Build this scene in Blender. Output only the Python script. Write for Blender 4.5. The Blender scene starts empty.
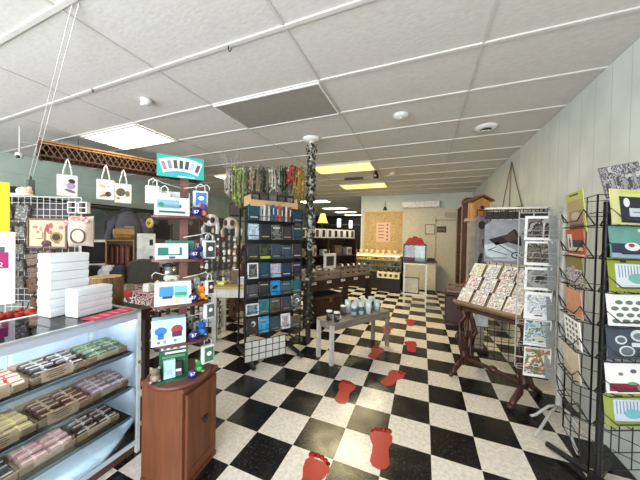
import bpy, bmesh, math, random
from mathutils import Vector, Matrix, Euler
random.seed(7)
PI = math.pi
S = bpy.context.scene
COL = S.collection

# ------------------------------------------------------------------ materials
def lin(c):
    def f(v):
        v /= 255.0
        return v / 12.92 if v <= .04045 else ((v + .055) / 1.055) ** 2.4
    return (f(c[0]), f(c[1]), f(c[2]), 1.0)

MATS = {}
def mat(name, c, rough=.55, metal=0.0, vary=.12, scale=14.0, c2=None, emit=None, spec=None):
    """plain surface with a little procedural unevenness"""
    if name in MATS: return MATS[name]
    m = bpy.data.materials.new(name); m.use_nodes = True
    nt = m.node_tree; b = nt.nodes['Principled BSDF']
    b.inputs['Roughness'].default_value = rough; b.inputs['Metallic'].default_value = metal
    if spec is not None: b.inputs['Specular IOR Level'].default_value = spec
    base = lin(c)
    if emit:
        b.inputs['Base Color'].default_value = base
        b.inputs['Emission Color'].default_value = lin(emit[0]); b.inputs['Emission Strength'].default_value = emit[1]
    elif vary <= 0 and c2 is None:
        b.inputs['Base Color'].default_value = base
    else:
        tc = nt.nodes.new('ShaderNodeTexCoord'); n = nt.nodes.new('ShaderNodeTexNoise')
        n.inputs['Scale'].default_value = scale; n.inputs['Detail'].default_value = 4
        nt.links.new(tc.outputs['Object'], n.inputs['Vector'])
        r = nt.nodes.new('ShaderNodeValToRGB')
        if c2 is None:
            a = tuple(v * (1 - vary) for v in base[:3]) + (1,); d = tuple(min(1, v * (1 + vary)) for v in base[:3]) + (1,)
        else: a, d = base, lin(c2)
        r.color_ramp.elements[0].position = .35; r.color_ramp.elements[0].color = a
        r.color_ramp.elements[1].position = .65; r.color_ramp.elements[1].color = d
        nt.links.new(n.outputs['Fac'], r.inputs['Fac']); nt.links.new(r.outputs['Color'], b.inputs['Base Color'])
    MATS[name] = m
    return m

def art(name, cols, scale=18.0, kind='noise', rough=.45):
    """a printed picture: blotches of several inks"""
    if name in MATS: return MATS[name]
    m = bpy.data.materials.new(name); m.use_nodes = True
    nt = m.node_tree; b = nt.nodes['Principled BSDF']; b.inputs['Roughness'].default_value = rough
    tc = nt.nodes.new('ShaderNodeTexCoord')
    if kind == 'vor':
        n = nt.nodes.new('ShaderNodeTexVoronoi'); out = 'Distance'
    else:
        n = nt.nodes.new('ShaderNodeTexNoise'); n.inputs['Detail'].default_value = 5; out = 'Fac'
    n.inputs['Scale'].default_value = scale
    nt.links.new(tc.outputs['Object'], n.inputs['Vector'])
    r = nt.nodes.new('ShaderNodeValToRGB'); cr = r.color_ramp; cr.interpolation = 'CONSTANT' if kind != 'soft' else 'LINEAR'
    k = len(cols); lo, hi = (.1, .6) if kind == 'vor' else (.33, .64)
    while len(cr.elements) < k: cr.elements.new(.5)
    for i, c in enumerate(cols):
        cr.elements[i].position = 0 if i == 0 else lo + (hi - lo) * i / k
        cr.elements[i].color = lin(c)
    nt.links.new(n.outputs[out], r.inputs['Fac']); nt.links.new(r.outputs['Color'], b.inputs['Base Color'])
    MATS[name] = m
    return m

def wood(name, c1, c2, axis='Z', rough=.45, scale=9.0):
    if name in MATS: return MATS[name]
    m = bpy.data.materials.new(name); m.use_nodes = True
    nt = m.node_tree; b = nt.nodes['Principled BSDF']; b.inputs['Roughness'].default_value = rough
    tc = nt.nodes.new('ShaderNodeTexCoord'); mp = nt.nodes.new('ShaderNodeMapping')
    sc = {'X': (.12, 1, 1), 'Y': (1, .12, 1), 'Z': (1, 1, .12)}[axis]
    mp.inputs['Scale'].default_value = sc
    n = nt.nodes.new('ShaderNodeTexNoise'); n.inputs['Scale'].default_value = scale * 3; n.inputs['Detail'].default_value = 6
    n.inputs['Distortion'].default_value = .6
    r = nt.nodes.new('ShaderNodeValToRGB')
    r.color_ramp.elements[0].position = .32; r.color_ramp.elements[0].color = lin(c1)
    r.color_ramp.elements[1].position = .68; r.color_ramp.elements[1].color = lin(c2)
    nt.links.new(tc.outputs['Object'], mp.inputs['Vector']); nt.links.new(mp.outputs['Vector'], n.inputs['Vector'])
    nt.links.new(n.outputs['Fac'], r.inputs['Fac']); nt.links.new(r.outputs['Color'], b.inputs['Base Color'])
    MATS[name] = m
    return m

def glass(name='clear_glass', tint=(244, 250, 249), refl=.0):
    if name in MATS: return MATS[name]
    m = bpy.data.materials.new(name); m.use_nodes = True
    nt = m.node_tree; nt.nodes.remove(nt.nodes['Principled BSDF'])
    out = [n for n in nt.nodes if n.type == 'OUTPUT_MATERIAL'][0]
    t = nt.nodes.new('ShaderNodeBsdfTransparent'); t.inputs['Color'].default_value = lin(tint)
    g = nt.nodes.new('ShaderNodeBsdfGlossy'); g.inputs['Roughness'].default_value = .03
    f = nt.nodes.new('ShaderNodeFresnel'); f.inputs['IOR'].default_value = 1.45
    mx = nt.nodes.new('ShaderNodeMixShader')
    nt.links.new(f.outputs['Fac'], mx.inputs['Fac']); nt.links.new(t.outputs['BSDF'], mx.inputs[1])
    nt.links.new(g.outputs['BSDF'], mx.inputs[2]); nt.links.new(mx.outputs['Shader'], out.inputs['Surface'])
    MATS[name] = m
    return m

WHITE = mat('white_paint', (226, 226, 222), .45)
CARD = mat('white_card', (232, 231, 226), .6, vary=.03)
BLACK = mat('black_wire', (26, 25, 26), .4)
WHWIRE = mat('white_wire', (214, 213, 208), .35)
KRAFT = mat('kraft_card', (168, 136, 108), .75)
DARKW = wood('dark_wood', (38, 22, 16), (66, 40, 28))
REDW = wood('red_brown_wood', (46, 24, 18), (76, 40, 28), 'X')
CABW = wood('cabinet_wood', (102, 57, 35), (124, 73, 45), 'Z', .5)
PINE = wood('pale_wood', (160, 128, 88), (190, 158, 116), 'X')
INK = mat('black_ink', (24, 24, 28), .5, vary=0)

# ------------------------------------------------------------------ mesh builder
class MB:
    def __init__(s): s.v = []; s.f = []; s.mi = []; s.sm = []; s.m = []
    def slot(s, m):
        if m not in s.m: s.m.append(m)
        return s.m.index(m)
    def add(s, vs, fs, m, smooth=False, M=None):
        b = len(s.v); k = s.slot(m)
        for p in vs: s.v.append(tuple(M @ Vector(p)) if M is not None else tuple(p))
        for f in fs: s.f.append(tuple(i + b for i in f)); s.mi.append(k); s.sm.append(smooth)
    def box(s, c, d, m, rot=None, taper=1.0, bev=0.0):
        x, y, z = d[0] / 2, d[1] / 2, d[2] / 2
        M = Matrix.Translation(c)
        if rot is not None: M = M @ Euler(rot).to_matrix().to_4x4()
        if bev > 0:
            b = min(bev, x * .49, y * .49, z * .49)
            vs = []; idx = {}
            for sx in (-1, 1):
                for sy in (-1, 1):
                    for sz in (-1, 1):
                        for k in range(3):
                            p = [sx * x, sy * y, sz * z]
                            for q in range(3):
                                if q != k: p[q] -= (sx, sy, sz)[q] * b
                            idx[(sx, sy, sz, k)] = len(vs); vs.append(p)
            fs = []
            I = lambda sx, sy, sz, k: idx[(sx, sy, sz, k)]
            for e in (-1, 1):
                fs.append([I(e, -1, -1, 0), I(e, 1, -1, 0), I(e, 1, 1, 0), I(e, -1, 1, 0)][::e])
                fs.append([I(-1, e, -1, 1), I(-1, e, 1, 1), I(1, e, 1, 1), I(1, e, -1, 1)][::e])
                fs.append([I(-1, -1, e, 2), I(1, -1, e, 2), I(1, 1, e, 2), I(-1, 1, e, 2)][::e])
            for a in (-1, 1):
                for c_ in (-1, 1):
                    fs.append([I(a, c_, -1, 0), I(a, c_, 1, 0), I(a, c_, 1, 1), I(a, c_, -1, 1)][::-a * c_])
                    fs.append([I(a, -1, c_, 0), I(a, 1, c_, 0), I(a, 1, c_, 2), I(a, -1, c_, 2)][::a * c_])
                    fs.append([I(-1, a, c_, 1), I(1, a, c_, 1), I(1, a, c_, 2), I(-1, a, c_, 2)][::-a * c_])
                    for d_ in (-1, 1):
                        fs.append([I(a, c_, d_, 0), I(a, c_, d_, 1), I(a, c_, d_, 2)][::a * c_ * d_])
            s.add(vs, fs, m, False, M); return s
        t = taper
        vs = [(-x, -y, -z), (x, -y, -z), (x, y, -z), (-x, y, -z), (-x * t, -y * t, z), (x * t, -y * t, z), (x * t, y * t, z), (-x * t, y * t, z)]
        s.add(vs, [(0, 3, 2, 1), (4, 5, 6, 7), (0, 1, 5, 4), (1, 2, 6, 5), (2, 3, 7, 6), (3, 0, 4, 7)], m, False, M)
        return s
    def bx(s, x0, x1, y0, y1, z0, z1, m, bev=0): return s.box(((x0 + x1) / 2, (y0 + y1) / 2, (z0 + z1) / 2), (x1 - x0, y1 - y0, z1 - z0), m, bev=bev)
    def rod(s, a, b, r, m, n=6, r2=None):
        a, b = Vector(a), Vector(b); d = b - a
        if d.length < 1e-7: return s
        q = d.to_track_quat('Z', 'Y').to_matrix(); r2 = r if r2 is None else r2
        vs = [a + q @ Vector((r * math.cos(2 * PI * i / n), r * math.sin(2 * PI * i / n), 0)) for i in range(n)]
        vs += [b + q @ Vector((r2 * math.cos(2 * PI * i / n), r2 * math.sin(2 * PI * i / n), 0)) for i in range(n)]
        s.add(vs, [(i, (i + 1) % n, n + (i + 1) % n, n + i) for i in range(n)], m, n > 5)
        s.add(vs[:n], [tuple(range(n))[::-1]], m); s.add(vs[n:], [tuple(range(n))], m)
        return s
    def tube(s, pts, r, m, n=6, close=False):
        pts = [Vector(p) for p in pts]; k = len(pts); rr = r if isinstance(r, (list, tuple)) else [r] * k
        vs = []; up = Vector((.13, .21, 1)).normalized()
        for i, p in enumerate(pts):
            d = (pts[(i + 1) % k] - pts[i - 1]) if close else (pts[min(i + 1, k - 1)] - pts[max(i - 1, 0)])
            d.normalize(); a = d.cross(up)
            if a.length < 1e-3: a = d.cross(Vector((1, 0, 0)))
            a.normalize(); b = d.cross(a)
            for j in range(n):
                t = 2 * PI * j / n; vs.append(p + (a * math.cos(t) + b * math.sin(t)) * rr[i])
        fs = []
        for i in range(k if close else k - 1):
            i2 = (i + 1) % k
            for j in range(n): fs.append((i * n + j, i * n + (j + 1) % n, i2 * n + (j + 1) % n, i2 * n + j))
        if not close: fs += [tuple(range(n))[::-1], tuple((k - 1) * n + j for j in range(n))]
        s.add(vs, fs, m, True); return s
    def lathe(s, prof, m, n=16, c=(0, 0, 0), M=None):
        vs = []; 
        for r, z in prof:
            for i in range(n): vs.append((c[0] + r * math.cos(2 * PI * i / n), c[1] + r * math.sin(2 * PI * i / n), c[2] + z))
        fs = []
        for k in range(len(prof) - 1):
            for i in range(n): fs.append((k * n + i, k * n + (i + 1) % n, (k + 1) * n + (i + 1) % n, (k + 1) * n + i))
        if prof[0][0] > 1e-5: fs.append(tuple(range(n))[::-1])
        if prof[-1][0] > 1e-5: fs.append(tuple((len(prof) - 1) * n + i for i in range(n)))
        s.add(vs, fs, m, True, M); return s
    def ball(s, c, r, m, n=10, k=7):
        r = r if isinstance(r, (tuple, list)) else (r, r, r); vs = []
        for i in range(k + 1):
            a = -PI / 2 + PI * i / k
            for j in range(n):
                b = 2 * PI * j / n
                vs.append((c[0] + r[0] * math.cos(a) * math.cos(b), c[1] + r[1] * math.cos(a) * math.sin(b), c[2] + r[2] * math.sin(a)))
        s.add(vs, [(i * n + j, i * n + (j + 1) % n, (i + 1) * n + (j + 1) % n, (i + 1) * n + j) for i in range(k) for j in range(n)], m, True); return s
    def prism(s, poly, y0, y1, m, M=None):
        """outline in the x-z plane, from y0 (front) to y1"""
        n = len(poly)
        vs = [(p[0], y0, p[1]) for p in poly] + [(p[0], y1, p[1]) for p in poly]
        s.add(vs, [tuple(range(n)), tuple(range(n, 2 * n))[::-1]] + [(i, n + i, n + (i + 1) % n, (i + 1) % n) for i in range(n)], m, False, M); return s
    def rect(s, cx, cz, w, h, y, m, t=.0012, rot=0):
        ca, sa = math.cos(rot), math.sin(rot)
        P = [(cx + a * ca - b * sa, cz + a * sa + b * ca) for a, b in ((-w / 2, -h / 2), (w / 2, -h / 2), (w / 2, h / 2), (-w / 2, h / 2))]
        return s.prism(P, y - t, y, m)
    def oval(s, cx, cz, w, h, y, m, t=.0012, n=14, rot=0):
        ca, sa = math.cos(rot), math.sin(rot); P = []
        for i in range(n):
            a, b = w / 2 * math.cos(2 * PI * i / n), h / 2 * math.sin(2 * PI * i / n); P.append((cx + a * ca - b * sa, cz + a * sa + b * ca))
        return s.prism(P, y - t, y, m)
    def build(s, name, parent=None, loc=None, rot=None):
        me = bpy.data.meshes.new(name); me.from_pydata([tuple(p) for p in s.v], [], s.f)
        for m in s.m: me.materials.append(m)
        for p, k, sm in zip(me.polygons, s.mi, s.sm): p.material_index = k; p.use_smooth = sm
        me.update()
        bm = bmesh.new(); bm.from_mesh(me); bmesh.ops.recalc_face_normals(bm, faces=bm.faces); bm.to_mesh(me); bm.free()
        o = bpy.data.objects.new(name, me); COL.objects.link(o)
        if parent: o.parent = parent
        if loc is not None: o.location = loc
        if rot is not None: o.rotation_euler = rot
        return o

def tag(o, label, cat, group=None, kind=None):
    o['label'] = label; o['category'] = cat
    if group: o['group'] = group
    if kind: o['kind'] = kind
    return o
def thing(name, label, cat, loc=(0, 0, 0), rz=0, group=None, tilt=0):
    o = bpy.data.objects.new(name, None); COL.objects.link(o); o.empty_display_size = .05
    o.location = loc; o.rotation_euler = (tilt, 0, rz)
    return tag(o, label, cat, group)
def struct(o): o['kind'] = 'structure'; return o
def dup(root, loc, rz=0, label=None, group=None, tilt=0, sc=None):
    r = root.copy(); COL.objects.link(r); r.location = loc; r.rotation_euler = (tilt, 0, rz)
    if sc: r.scale = sc
    if label: r['label'] = label
    if group: r['group'] = group
    for ch in list(root.children):
        c = ch.copy(); COL.objects.link(c); c.parent = r
        for g in list(ch.children):
            d = g.copy(); COL.objects.link(d); d.parent = c
    return r
def face(a, b): return math.atan2(a, -b)          # rz that turns the local front (-y) towards (a, b)
def text(body, size, m, parent, loc, rot=(PI / 2, 0, 0), name='lettering', align='CENTER'):
    cu = bpy.data.curves.new(name, 'FONT'); cu.body = body; cu.size = size; cu.extrude = .0006; cu.align_x = align; cu.align_y = 'CENTER'
    o = bpy.data.objects.new(name, cu); COL.objects.link(o)
    me = bpy.data.meshes.new_from_object(o.evaluated_get(bpy.context.evaluated_depsgraph_get()))
    bpy.data.objects.remove(o); bpy.data.curves.remove(cu)
    me.materials.clear(); me.materials.append(m)
    o = bpy.data.objects.new(name, me); COL.objects.link(o); o.parent = parent; o.location = loc; o.rotation_euler = rot
    return o
ORD = ['first', 'second', 'third', 'fourth', 'fifth', 'sixth', 'seventh', 'eighth', 'ninth', 'tenth', 'eleventh', 'twelfth']

# ------------------------------------------------------------------ camera
def cam():
    f, yaw, pit, rol = 254.92, .38337, -.014344, .020064
    cy, sy, cp, sp, cr, sr = math.cos(yaw), math.sin(yaw), math.cos(pit), math.sin(pit), math.cos(rol), math.sin(rol)
    F = Vector((-sy * cp, cy * cp, sp)); r0 = Vector((cy, sy, 0)); u0 = r0.cross(F)
    R = cr * r0 + sr * u0; U = -sr * r0 + cr * u0
    c = bpy.data.cameras.new('camera'); c.sensor_width = 36; c.lens = f / 640 * 36; c.clip_start = .05
    o = bpy.data.objects.new('camera', c); COL.objects.link(o)
    o.matrix_world = Matrix(((R.x, U.x, -F.x, 0), (R.y, U.y, -F.y, 0), (R.z, U.z, -F.z, 1.4955), (0, 0, 0, 1)))
    S.camera = o
cam()

# ------------------------------------------------------------------ the room
CZ = 2.847; GX, GY = -.8646, 1.4524
XR, XL, YB, YF, YE = 1.29, -6.75, 8.35, -1.7, 16.0

def floor_mat():
    m = bpy.data.materials.new('chequered_vinyl'); m.use_nodes = True
    nt = m.node_tree; b = nt.nodes['Principled BSDF']
    tc = nt.nodes.new('ShaderNodeTexCoord'); mp = nt.nodes.new('ShaderNodeMapping')
    k = 1 / .3048
    mp.inputs['Scale'].default_value = (k, k, k); mp.inputs['Location'].default_value = (-.087 * k + 100, -1.9151 * k + 100, .5)
    ch = nt.nodes.new('ShaderNodeTexChecker'); ch.inputs['Scale'].default_value = 1.0
    nt.links.new(tc.outputs['Object'], mp.inputs['Vector']); nt.links.new(mp.outputs['Vector'], ch.inputs['Vector'])
    def speck(sc, p0, p1, c0, c1):
        n = nt.nodes.new('ShaderNodeTexNoise'); n.inputs['Scale'].default_value = sc; n.inputs['Detail'].default_value = 6
        nt.links.new(tc.outputs['Object'], n.inputs['Vector'])
        r = nt.nodes.new('ShaderNodeValToRGB'); r.color_ramp.elements[0].position = p0; r.color_ramp.elements[1].position = p1
        r.color_ramp.elements[0].color = lin(c0); r.color_ramp.elements[1].color = lin(c1)
        nt.links.new(n.outputs['Fac'], r.inputs['Fac']); return r
    w = speck(38, .3, .62, (206, 196, 184), (232, 225, 216))
    d = speck(60, .52, .78, (17, 16, 18), (66, 60, 58))
    nt.links.new(w.outputs['Color'], ch.inputs['Color1']); nt.links.new(d.outputs['Color'], ch.inputs['Color2'])
    nt.links.new(ch.outputs['Color'], b.inputs['Base Color'])
    rg = speck(7, .3, .7, (110, 110, 110), (150, 150, 150)); nt.links.new(rg.outputs['Color'], b.inputs['Roughness'])
    b.inputs['Specular IOR Level'].default_value = .45
    return m
struct(MB().bx(XL - .1, XR + .1, YF - .1, YE, -.1, 0, floor_mat()).build('floor'))

def ceil_mat():
    m = bpy.data.materials.new('ceiling_tile'); m.use_nodes = True
    nt = m.node_tree; b = nt.nodes['Principled BSDF']; b.inputs['Roughness'].default_value = .9
    tc = nt.nodes.new('ShaderNodeTexCoord'); mp = nt.nodes.new('ShaderNodeMapping'); mp.inputs['Scale'].default_value = (1, 2.2, 1)
    n = nt.nodes.new('ShaderNodeTexNoise'); n.inputs['Scale'].default_value = 22; n.inputs['Detail'].default_value = 6
    r = nt.nodes.new('ShaderNodeValToRGB'); r.color_ramp.elements[0].position = .35; r.color_ramp.elements[1].position = .6
    r.color_ramp.elements[0].color = lin((203, 200, 194)); r.color_ramp.elements[1].color = lin((210, 208, 203))
    nt.links.new(tc.outputs['Object'], mp.inputs['Vector']); nt.links.new(mp.outputs['Vector'], n.inputs['Vector'])
    nt.links.new(n.outputs['Fac'], r.inputs['Fac']); nt.links.new(r.outputs['Color'], b.inputs['Base Color'])
    bp = nt.nodes.new('ShaderNodeBump'); bp.inputs['Strength'].default_value = .12; bp.inputs['Distance'].default_value = .01
    nt.links.new(n.outputs['Fac'], bp.inputs['Height']); nt.links.new(bp.outputs['Normal'], b.inputs['Normal'])
    return m
CEIL = ceil_mat()
struct(MB().bx(XL - .1, XR + .1, YF - .1, YE, CZ + .004, CZ + .1, CEIL).build('ceiling'))
TB = mat('tee_bar', (211, 209, 204), .45, vary=.03)
TB2 = mat('tee_bar_thin', (196, 193, 187), .6, vary=.03)
g = MB()
y = GY - .6096 * 5
while y < YE:
    g.bx(XL, XR, y - .014, y + .014, CZ - .006, CZ + .006, TB); y += .6096
x = GX - 1.2192 * 4
while x < XR:
    g.bx(x - .009, x + .009, YF, YE, CZ - .003, CZ + .006, TB2); x += 1.2192
struct(g.build('trim_1'))

def board_mat(name, c, axis, pitch, c2=None):
    """painted boards: grooves at a pitch"""
    m = bpy.data.materials.new(name); m.use_nodes = True
    nt = m.node_tree; b = nt.nodes['Principled BSDF']; b.inputs['Roughness'].default_value = .5
    tc = nt.nodes.new('ShaderNodeTexCoord'); sp = nt.nodes.new('ShaderNodeSeparateXYZ'); nt.links.new(tc.outputs['Object'], sp.inputs['Vector'])
    a = nt.nodes.new('ShaderNodeMath'); a.operation = 'MODULO'; a.inputs[1].default_value = pitch
    ad = nt.nodes.new('ShaderNodeMath'); ad.operation = 'ADD'; ad.inputs[1].default_value = 50.0
    nt.links.new(sp.outputs[axis], ad.inputs[0]); nt.links.new(ad.outputs[0], a.inputs[0])
    lt = nt.nodes.new('ShaderNodeMath'); lt.operation = 'LESS_THAN'; lt.inputs[1].default_value = .008; nt.links.new(a.outputs[0], lt.inputs[0])
    n = nt.nodes.new('ShaderNodeTexNoise'); n.inputs['Scale'].default_value = 3; nt.links.new(tc.outputs['Object'], n.inputs['Vector'])
    r = nt.nodes.new('ShaderNodeValToRGB'); base = lin(c); d = lin(c2) if c2 else tuple(v * .86 for v in base[:3]) + (1,)
    r.color_ramp.elements[0].position = .35; r.color_ramp.elements[1].position = .65
    r.color_ramp.elements[0].color = d; r.color_ramp.elements[1].color = base; nt.links.new(n.outputs['Fac'], r.inputs['Fac'])
    mx = nt.nodes.new('ShaderNodeMix'); mx.data_type = 'RGBA'; mx.inputs['B'].default_value = tuple(v * .72 for v in base[:3]) + (1,)
    nt.links.new(lt.outputs[0], mx.inputs['Factor']); nt.links.new(r.outputs['Color'], mx.inputs['A'])
    nt.links.new(mx.outputs['Result'], b.inputs['Base Color'])
    return m
WALLR = board_mat('wall_board', (216, 220, 214), 'Y', .2)
WALLL = board_mat('green_board', (186, 204, 194), 'Z', .3)
WALLB = mat('pale_green_paint', (200, 206, 196), .6, vary=.05, scale=3)
CREAM = mat('cream_paint', (206, 198, 178), .55, vary=.05)
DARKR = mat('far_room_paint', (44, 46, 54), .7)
struct(MB().bx(XR, XR + .1, YF, YE, 0, CZ, WALLR).build('wall_right'))
struct(MB().bx(XL - .1, XL, YF, YE, 0, CZ, WALLL).build('wall_left'))
struct(MB().bx(XL, XL + .03, .6, 8.0, .2, 2.02, board_mat('slat_board', (104, 102, 102), 'Z', .1)).build('trim_4'))
struct(MB().bx(XL, XL + .22, .6, 8.0, 2.02, 2.06, mat('ledge_green', (58, 70, 60), .6)).build('trim_5'))
struct(MB().bx(-1.86, XR, YB, YB + .12, 0, CZ, WALLB).build('wall_back'))
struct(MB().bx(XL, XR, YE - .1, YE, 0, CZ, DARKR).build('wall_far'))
# shop front with a wide window, behind the photographer
w = MB(); w.bx(XL, XR, YF - .1, YF, 0, .5, WALLB); w.bx(XL, XR, YF - .1, YF, 2.7, CZ, WALLB)
w.bx(XL, -6.3, YF - .1, YF, .5, 2.7, WALLB); w.bx(1.0, XR, YF - .1, YF, .5, 2.7, WALLB)
struct(w.build('wall_front'))
w = MB()
for xx in (-6.3, -3.9, -1.4, 1.0): w.bx(xx - .03, xx + .03, YF - .08, YF - .02, .5, 2.7, WHITE)
for zz in (.5, 2.7): w.bx(-6.3, 1.0, YF - .08, YF - .02, zz - .03, zz + .03, WHITE)
struct(w.build('window_1'))
# back wall details
struct(MB().bx(-.62, XR, YB - .03, YB, 0, 2.42, CREAM).build('trim_2'))
struct(MB().bx(-1.9, -1.86, YB - .06, YB + .14, 0, CZ, WHITE).build('trim_3'))
struct(MB().bx(XL, XR, YB - .02, YB, CZ - .05, CZ - .005, mat('brown_trim', (92, 78, 62))).build('trim_4')) if False else None
t = MB(); t.bx(.36, .99, YB - .07, YB - .03, 0, 2.02, CREAM)
d1 = struct(t.build('door_1'))
f = MB()
for (a, b, c, d) in ((.33, .37, 0, 2.06), (.98, 1.02, 0, 2.06), (.33, 1.02, 2.02, 2.06)): f.bx(a, b, YB - .08, YB - .03, c, d, mat('door_trim', (176, 168, 148)))
f.build('door_frame', d1)
MB().ball((.93, YB - .1, 1.0), .03, mat('brass', (150, 120, 60), .3, .8)).build('door_knob', d1)

# ------------------------------------------------------------------ ceiling things
PAN = mat('fixture_white', (225, 225, 222), .4)
def troffer(i, j, em, label, lit=True, strength=8):
    x0 = GX + 1.2192 * i; y0 = GY + .6096 * j
    t = thing('ceiling_light', label, 'ceiling light', (x0 + .6096, y0 + .3048, CZ - .012), 0, 'recessed ceiling lights')
    m = MB()
    for a, b, c, d in ((-.59, .59, -.29, -.262), (-.59, .59, .262, .29), (-.59, -.56, -.262, .262), (.56, .59, -.262, .262), (-.56, .56, -.012, .012)):
        m.bx(a, b, c, d, -.012, .004, PAN)
    m.build('frame', t)
    for s in (-1, 1):
        MB().bx(-.56, .56, min(s * .012, s * .262), max(s * .012, s * .262), -.006, .0, em).build('diffuser', t)
    return t
WARM = mat('warm_diffuser', (250, 240, 190), .5, emit=((255, 240, 128), 1.5))
COOL = mat('cool_diffuser', (250, 250, 245), .5, emit=((255, 247, 226), 5.5))
FARW = mat('far_diffuser', (250, 244, 220), .5, emit=((255, 238, 190), 7.0))
troffer(-1, 5, WARM, 'lit yellow recessed ceiling light, nearer of the two beyond the ivy pole')
troffer(-1, 8, WARM, 'lit yellow recessed ceiling light nearer the back wall, over the bakery counter')
troffer(-3, 1, COOL, 'lit white recessed ceiling light above the hanging brown lattice')
for k, (j, lab) in enumerate(((5, 'lit ceiling light behind the hanging dried flowers'), (12, 'warm ceiling light of the far dark room, nearest of its row'), (16, 'warm ceiling light of the far dark room, second in its row'),
                              (19, 'warm ceiling light of the far dark room, third in its row'), (22, 'warm ceiling light of the far dark room, last in its row'))):
    troffer(-3, j, FARW, lab)
# an unlit grey fixture panel
t = thing('ceiling_light', 'unlit grey recessed ceiling panel in front of the ivy pole', 'ceiling light', (GX - .6096, GY + .9144, CZ - .008), 0, 'recessed ceiling lights')
MB().bx(-.595, .595, -.29, .29, -.004, .002, mat('unlit_lens', (150, 147, 140), .35, vary=.05)).build('lens', t)
m = MB()
for a, b, c, d in ((-.6, .6, -.3, -.285), (-.6, .6, .285, .3), (-.6, -.585, -.285, .285), (.585, .6, -.285, .285)): m.bx(a, b, c, d, -.01, .002, PAN)
m.build('frame', t)
# detectors, vents, spots
t = thing('smoke_detector', 'round white smoke detector on the ceiling before the two yellow lights', 'smoke detector', (-.256, 2.94, CZ))
MB().lathe([(.0, -.035), (.05, -.034), (.075, -.02), (.085, 0)], WHITE, 20).build('housing', t)
MB().lathe([(0, -.04), (.02, -.038), (.022, -.03)], WHITE, 12).build('sensor_cap', t)
t = thing('ceiling_vent', 'round ceiling vent with a dark slot near the right wall', 'vent', (.67, 3.59, CZ))
MB().lathe([(.055, -.03), (.09, -.03), (.125, -.006), (.125, 0)], WHITE, 22).build('ring', t)
MB().lathe([(0, -.033), (.055, -.034), (.07, -.02)], mat('vent_dark', (50, 44, 38), .6), 18).build('cone', t)
MB().box((0, .015, -.037), (.09, .016, .006), WHITE).build('slat', t)
t = thing('smoke_detector', 'small white detector lying in a ceiling tile above the tote bags', 'smoke detector', (-2.64, 1.75, CZ))
MB().lathe([(0, -.05), (.03, -.048), (.05, -.02), (.055, 0)], WHITE, 16).build('housing', t)
MB().box((-.05, 0, -.03), (.05, .035, .03), WHITE, bev=.008).build('bracket', t)
t = thing('ceiling_spotlight', 'black ceiling spotlight beside the nearer yellow light', 'spotlight', (-.92, 5.25, CZ))
MB().lathe([(.03, -.03), (.03, 0)], BLACK, 12).build('mount', t); MB().lathe([(.03, -.15), (.06, -.14), (.05, -.05), (.02, -.03)], BLACK, 14).build('lamp_shade', t)
tag(MB().lathe([(0, -.08), (.05, -.07), (.07, -.03), (.05, 0)], mat('globe', (214, 202, 176), .3), 16).build('ceiling_globe', None, (-.6, 5.4, CZ)), 'small pale globe fixture on the ceiling beside the black spotlight', 'ceiling fixture')
t = thing('security_camera', 'white dome security camera high on the green wall', 'camera', (-4.9, 1.62, 2.46), 0)
MB().rod((0, 0, CZ - 2.46), (0, 0, .045), .006, WHITE, 8).build('stem', t)
MB().lathe([(.0, -.035), (.028, -.025), (.038, 0), (.038, .035), (.02, .05)], WHITE, 16).build('housing', t)
MB().ball((.02, -.02, -.012), .022, BLACK).build('lens', t)
for (px, py, lab) in ((-1.32, 1.45, 'small black hook on the near ceiling bar, above the shop'), (-2.9, 1.42, 'small black hook on the ceiling bar near the twin cords')):
    tag(MB().tube([(0, 0, -.008), (0, 0, -.035), (.012, 0, -.05), (.026, 0, -.04), (.024, 0, -.025)], .004, BLACK).build('ceiling_hook', None, (px, py, CZ)), lab, 'hook')
tag(MB().box((0, 0, -.02), (.42, .12, .03), mat('far_vent', (84, 74, 62)), bev=.005).build('ceiling_vent', None, (-1.5, 5.7, CZ)), 'dark slotted vent on the ceiling between the yellow lights', 'vent')

# ------------------------------------------------------------------ things on the back wall
PLY = art('chipboard', [(176, 146, 100), (190, 160, 112), (202, 174, 128), (184, 152, 106)], 14, 'noise', .7)
t = thing('plywood_board', 'tan plywood board fixed on the back wall above the bakery shelves', 'board', (-1.19, YB - .012, 1.06))
MB().bx(-.6, .6, -.02, .01, 0, 1.26, PLY).build('panel', t)
f = MB()
for a, b, c, d in ((-.63, -.6, -.02, 1.28), (.6, .64, -.02, 1.28), (-.63, .64, 1.26, 1.3)): f.bx(a, b, -.03, .01, c, d, CREAM)
f.build('frame', t)
m = MB(); m.bx(-.22, .22, -.006, 0, 0, .62, mat('pink_paper', (222, 184, 170), .7, vary=.03))
for k in range(5): m.rect(-.07, .53 - k * .1, .18, .03, -.006, mat('pink_sign_ink', (150, 112, 100), .6)); m.rect(.13, .54 - k * .115, .05, .055, -.006, mat('pink_sign_mark', (128, 74, 70), .6))
tag(m.build('menu_sign', None, (-1.18, YB - .034, 1.36)), 'pink paper menu sign pinned to the plywood board', 'sign')
t = thing('air_conditioner', 'long white wall air conditioner high on the back wall', 'air conditioner', (-.09, YB, 2.42))
MB().bx(-.53, .53, -.2, -.0, 0, .2, WHITE, bev=.025).build('housing', t)
MB().bx(-.5, .5, -.208, -.196, .02, .06, mat('ac_vane', (236, 236, 236), .2)).build('vane', t)
t = thing('wall_vent', 'small square grille on the back wall above the door', 'vent', (.72, YB - .03, 2.13))
MB().bx(-.13, .13, -.02, 0, 0, .14, mat('grille_grey', (150, 144, 128))).build('frame', t)
m = MB()
for k in range(5): m.bx(-.12, .12, -.026, -.018, .012 + k * .026, .026 + k * .026, CREAM)
m.build('louvre', t)
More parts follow.
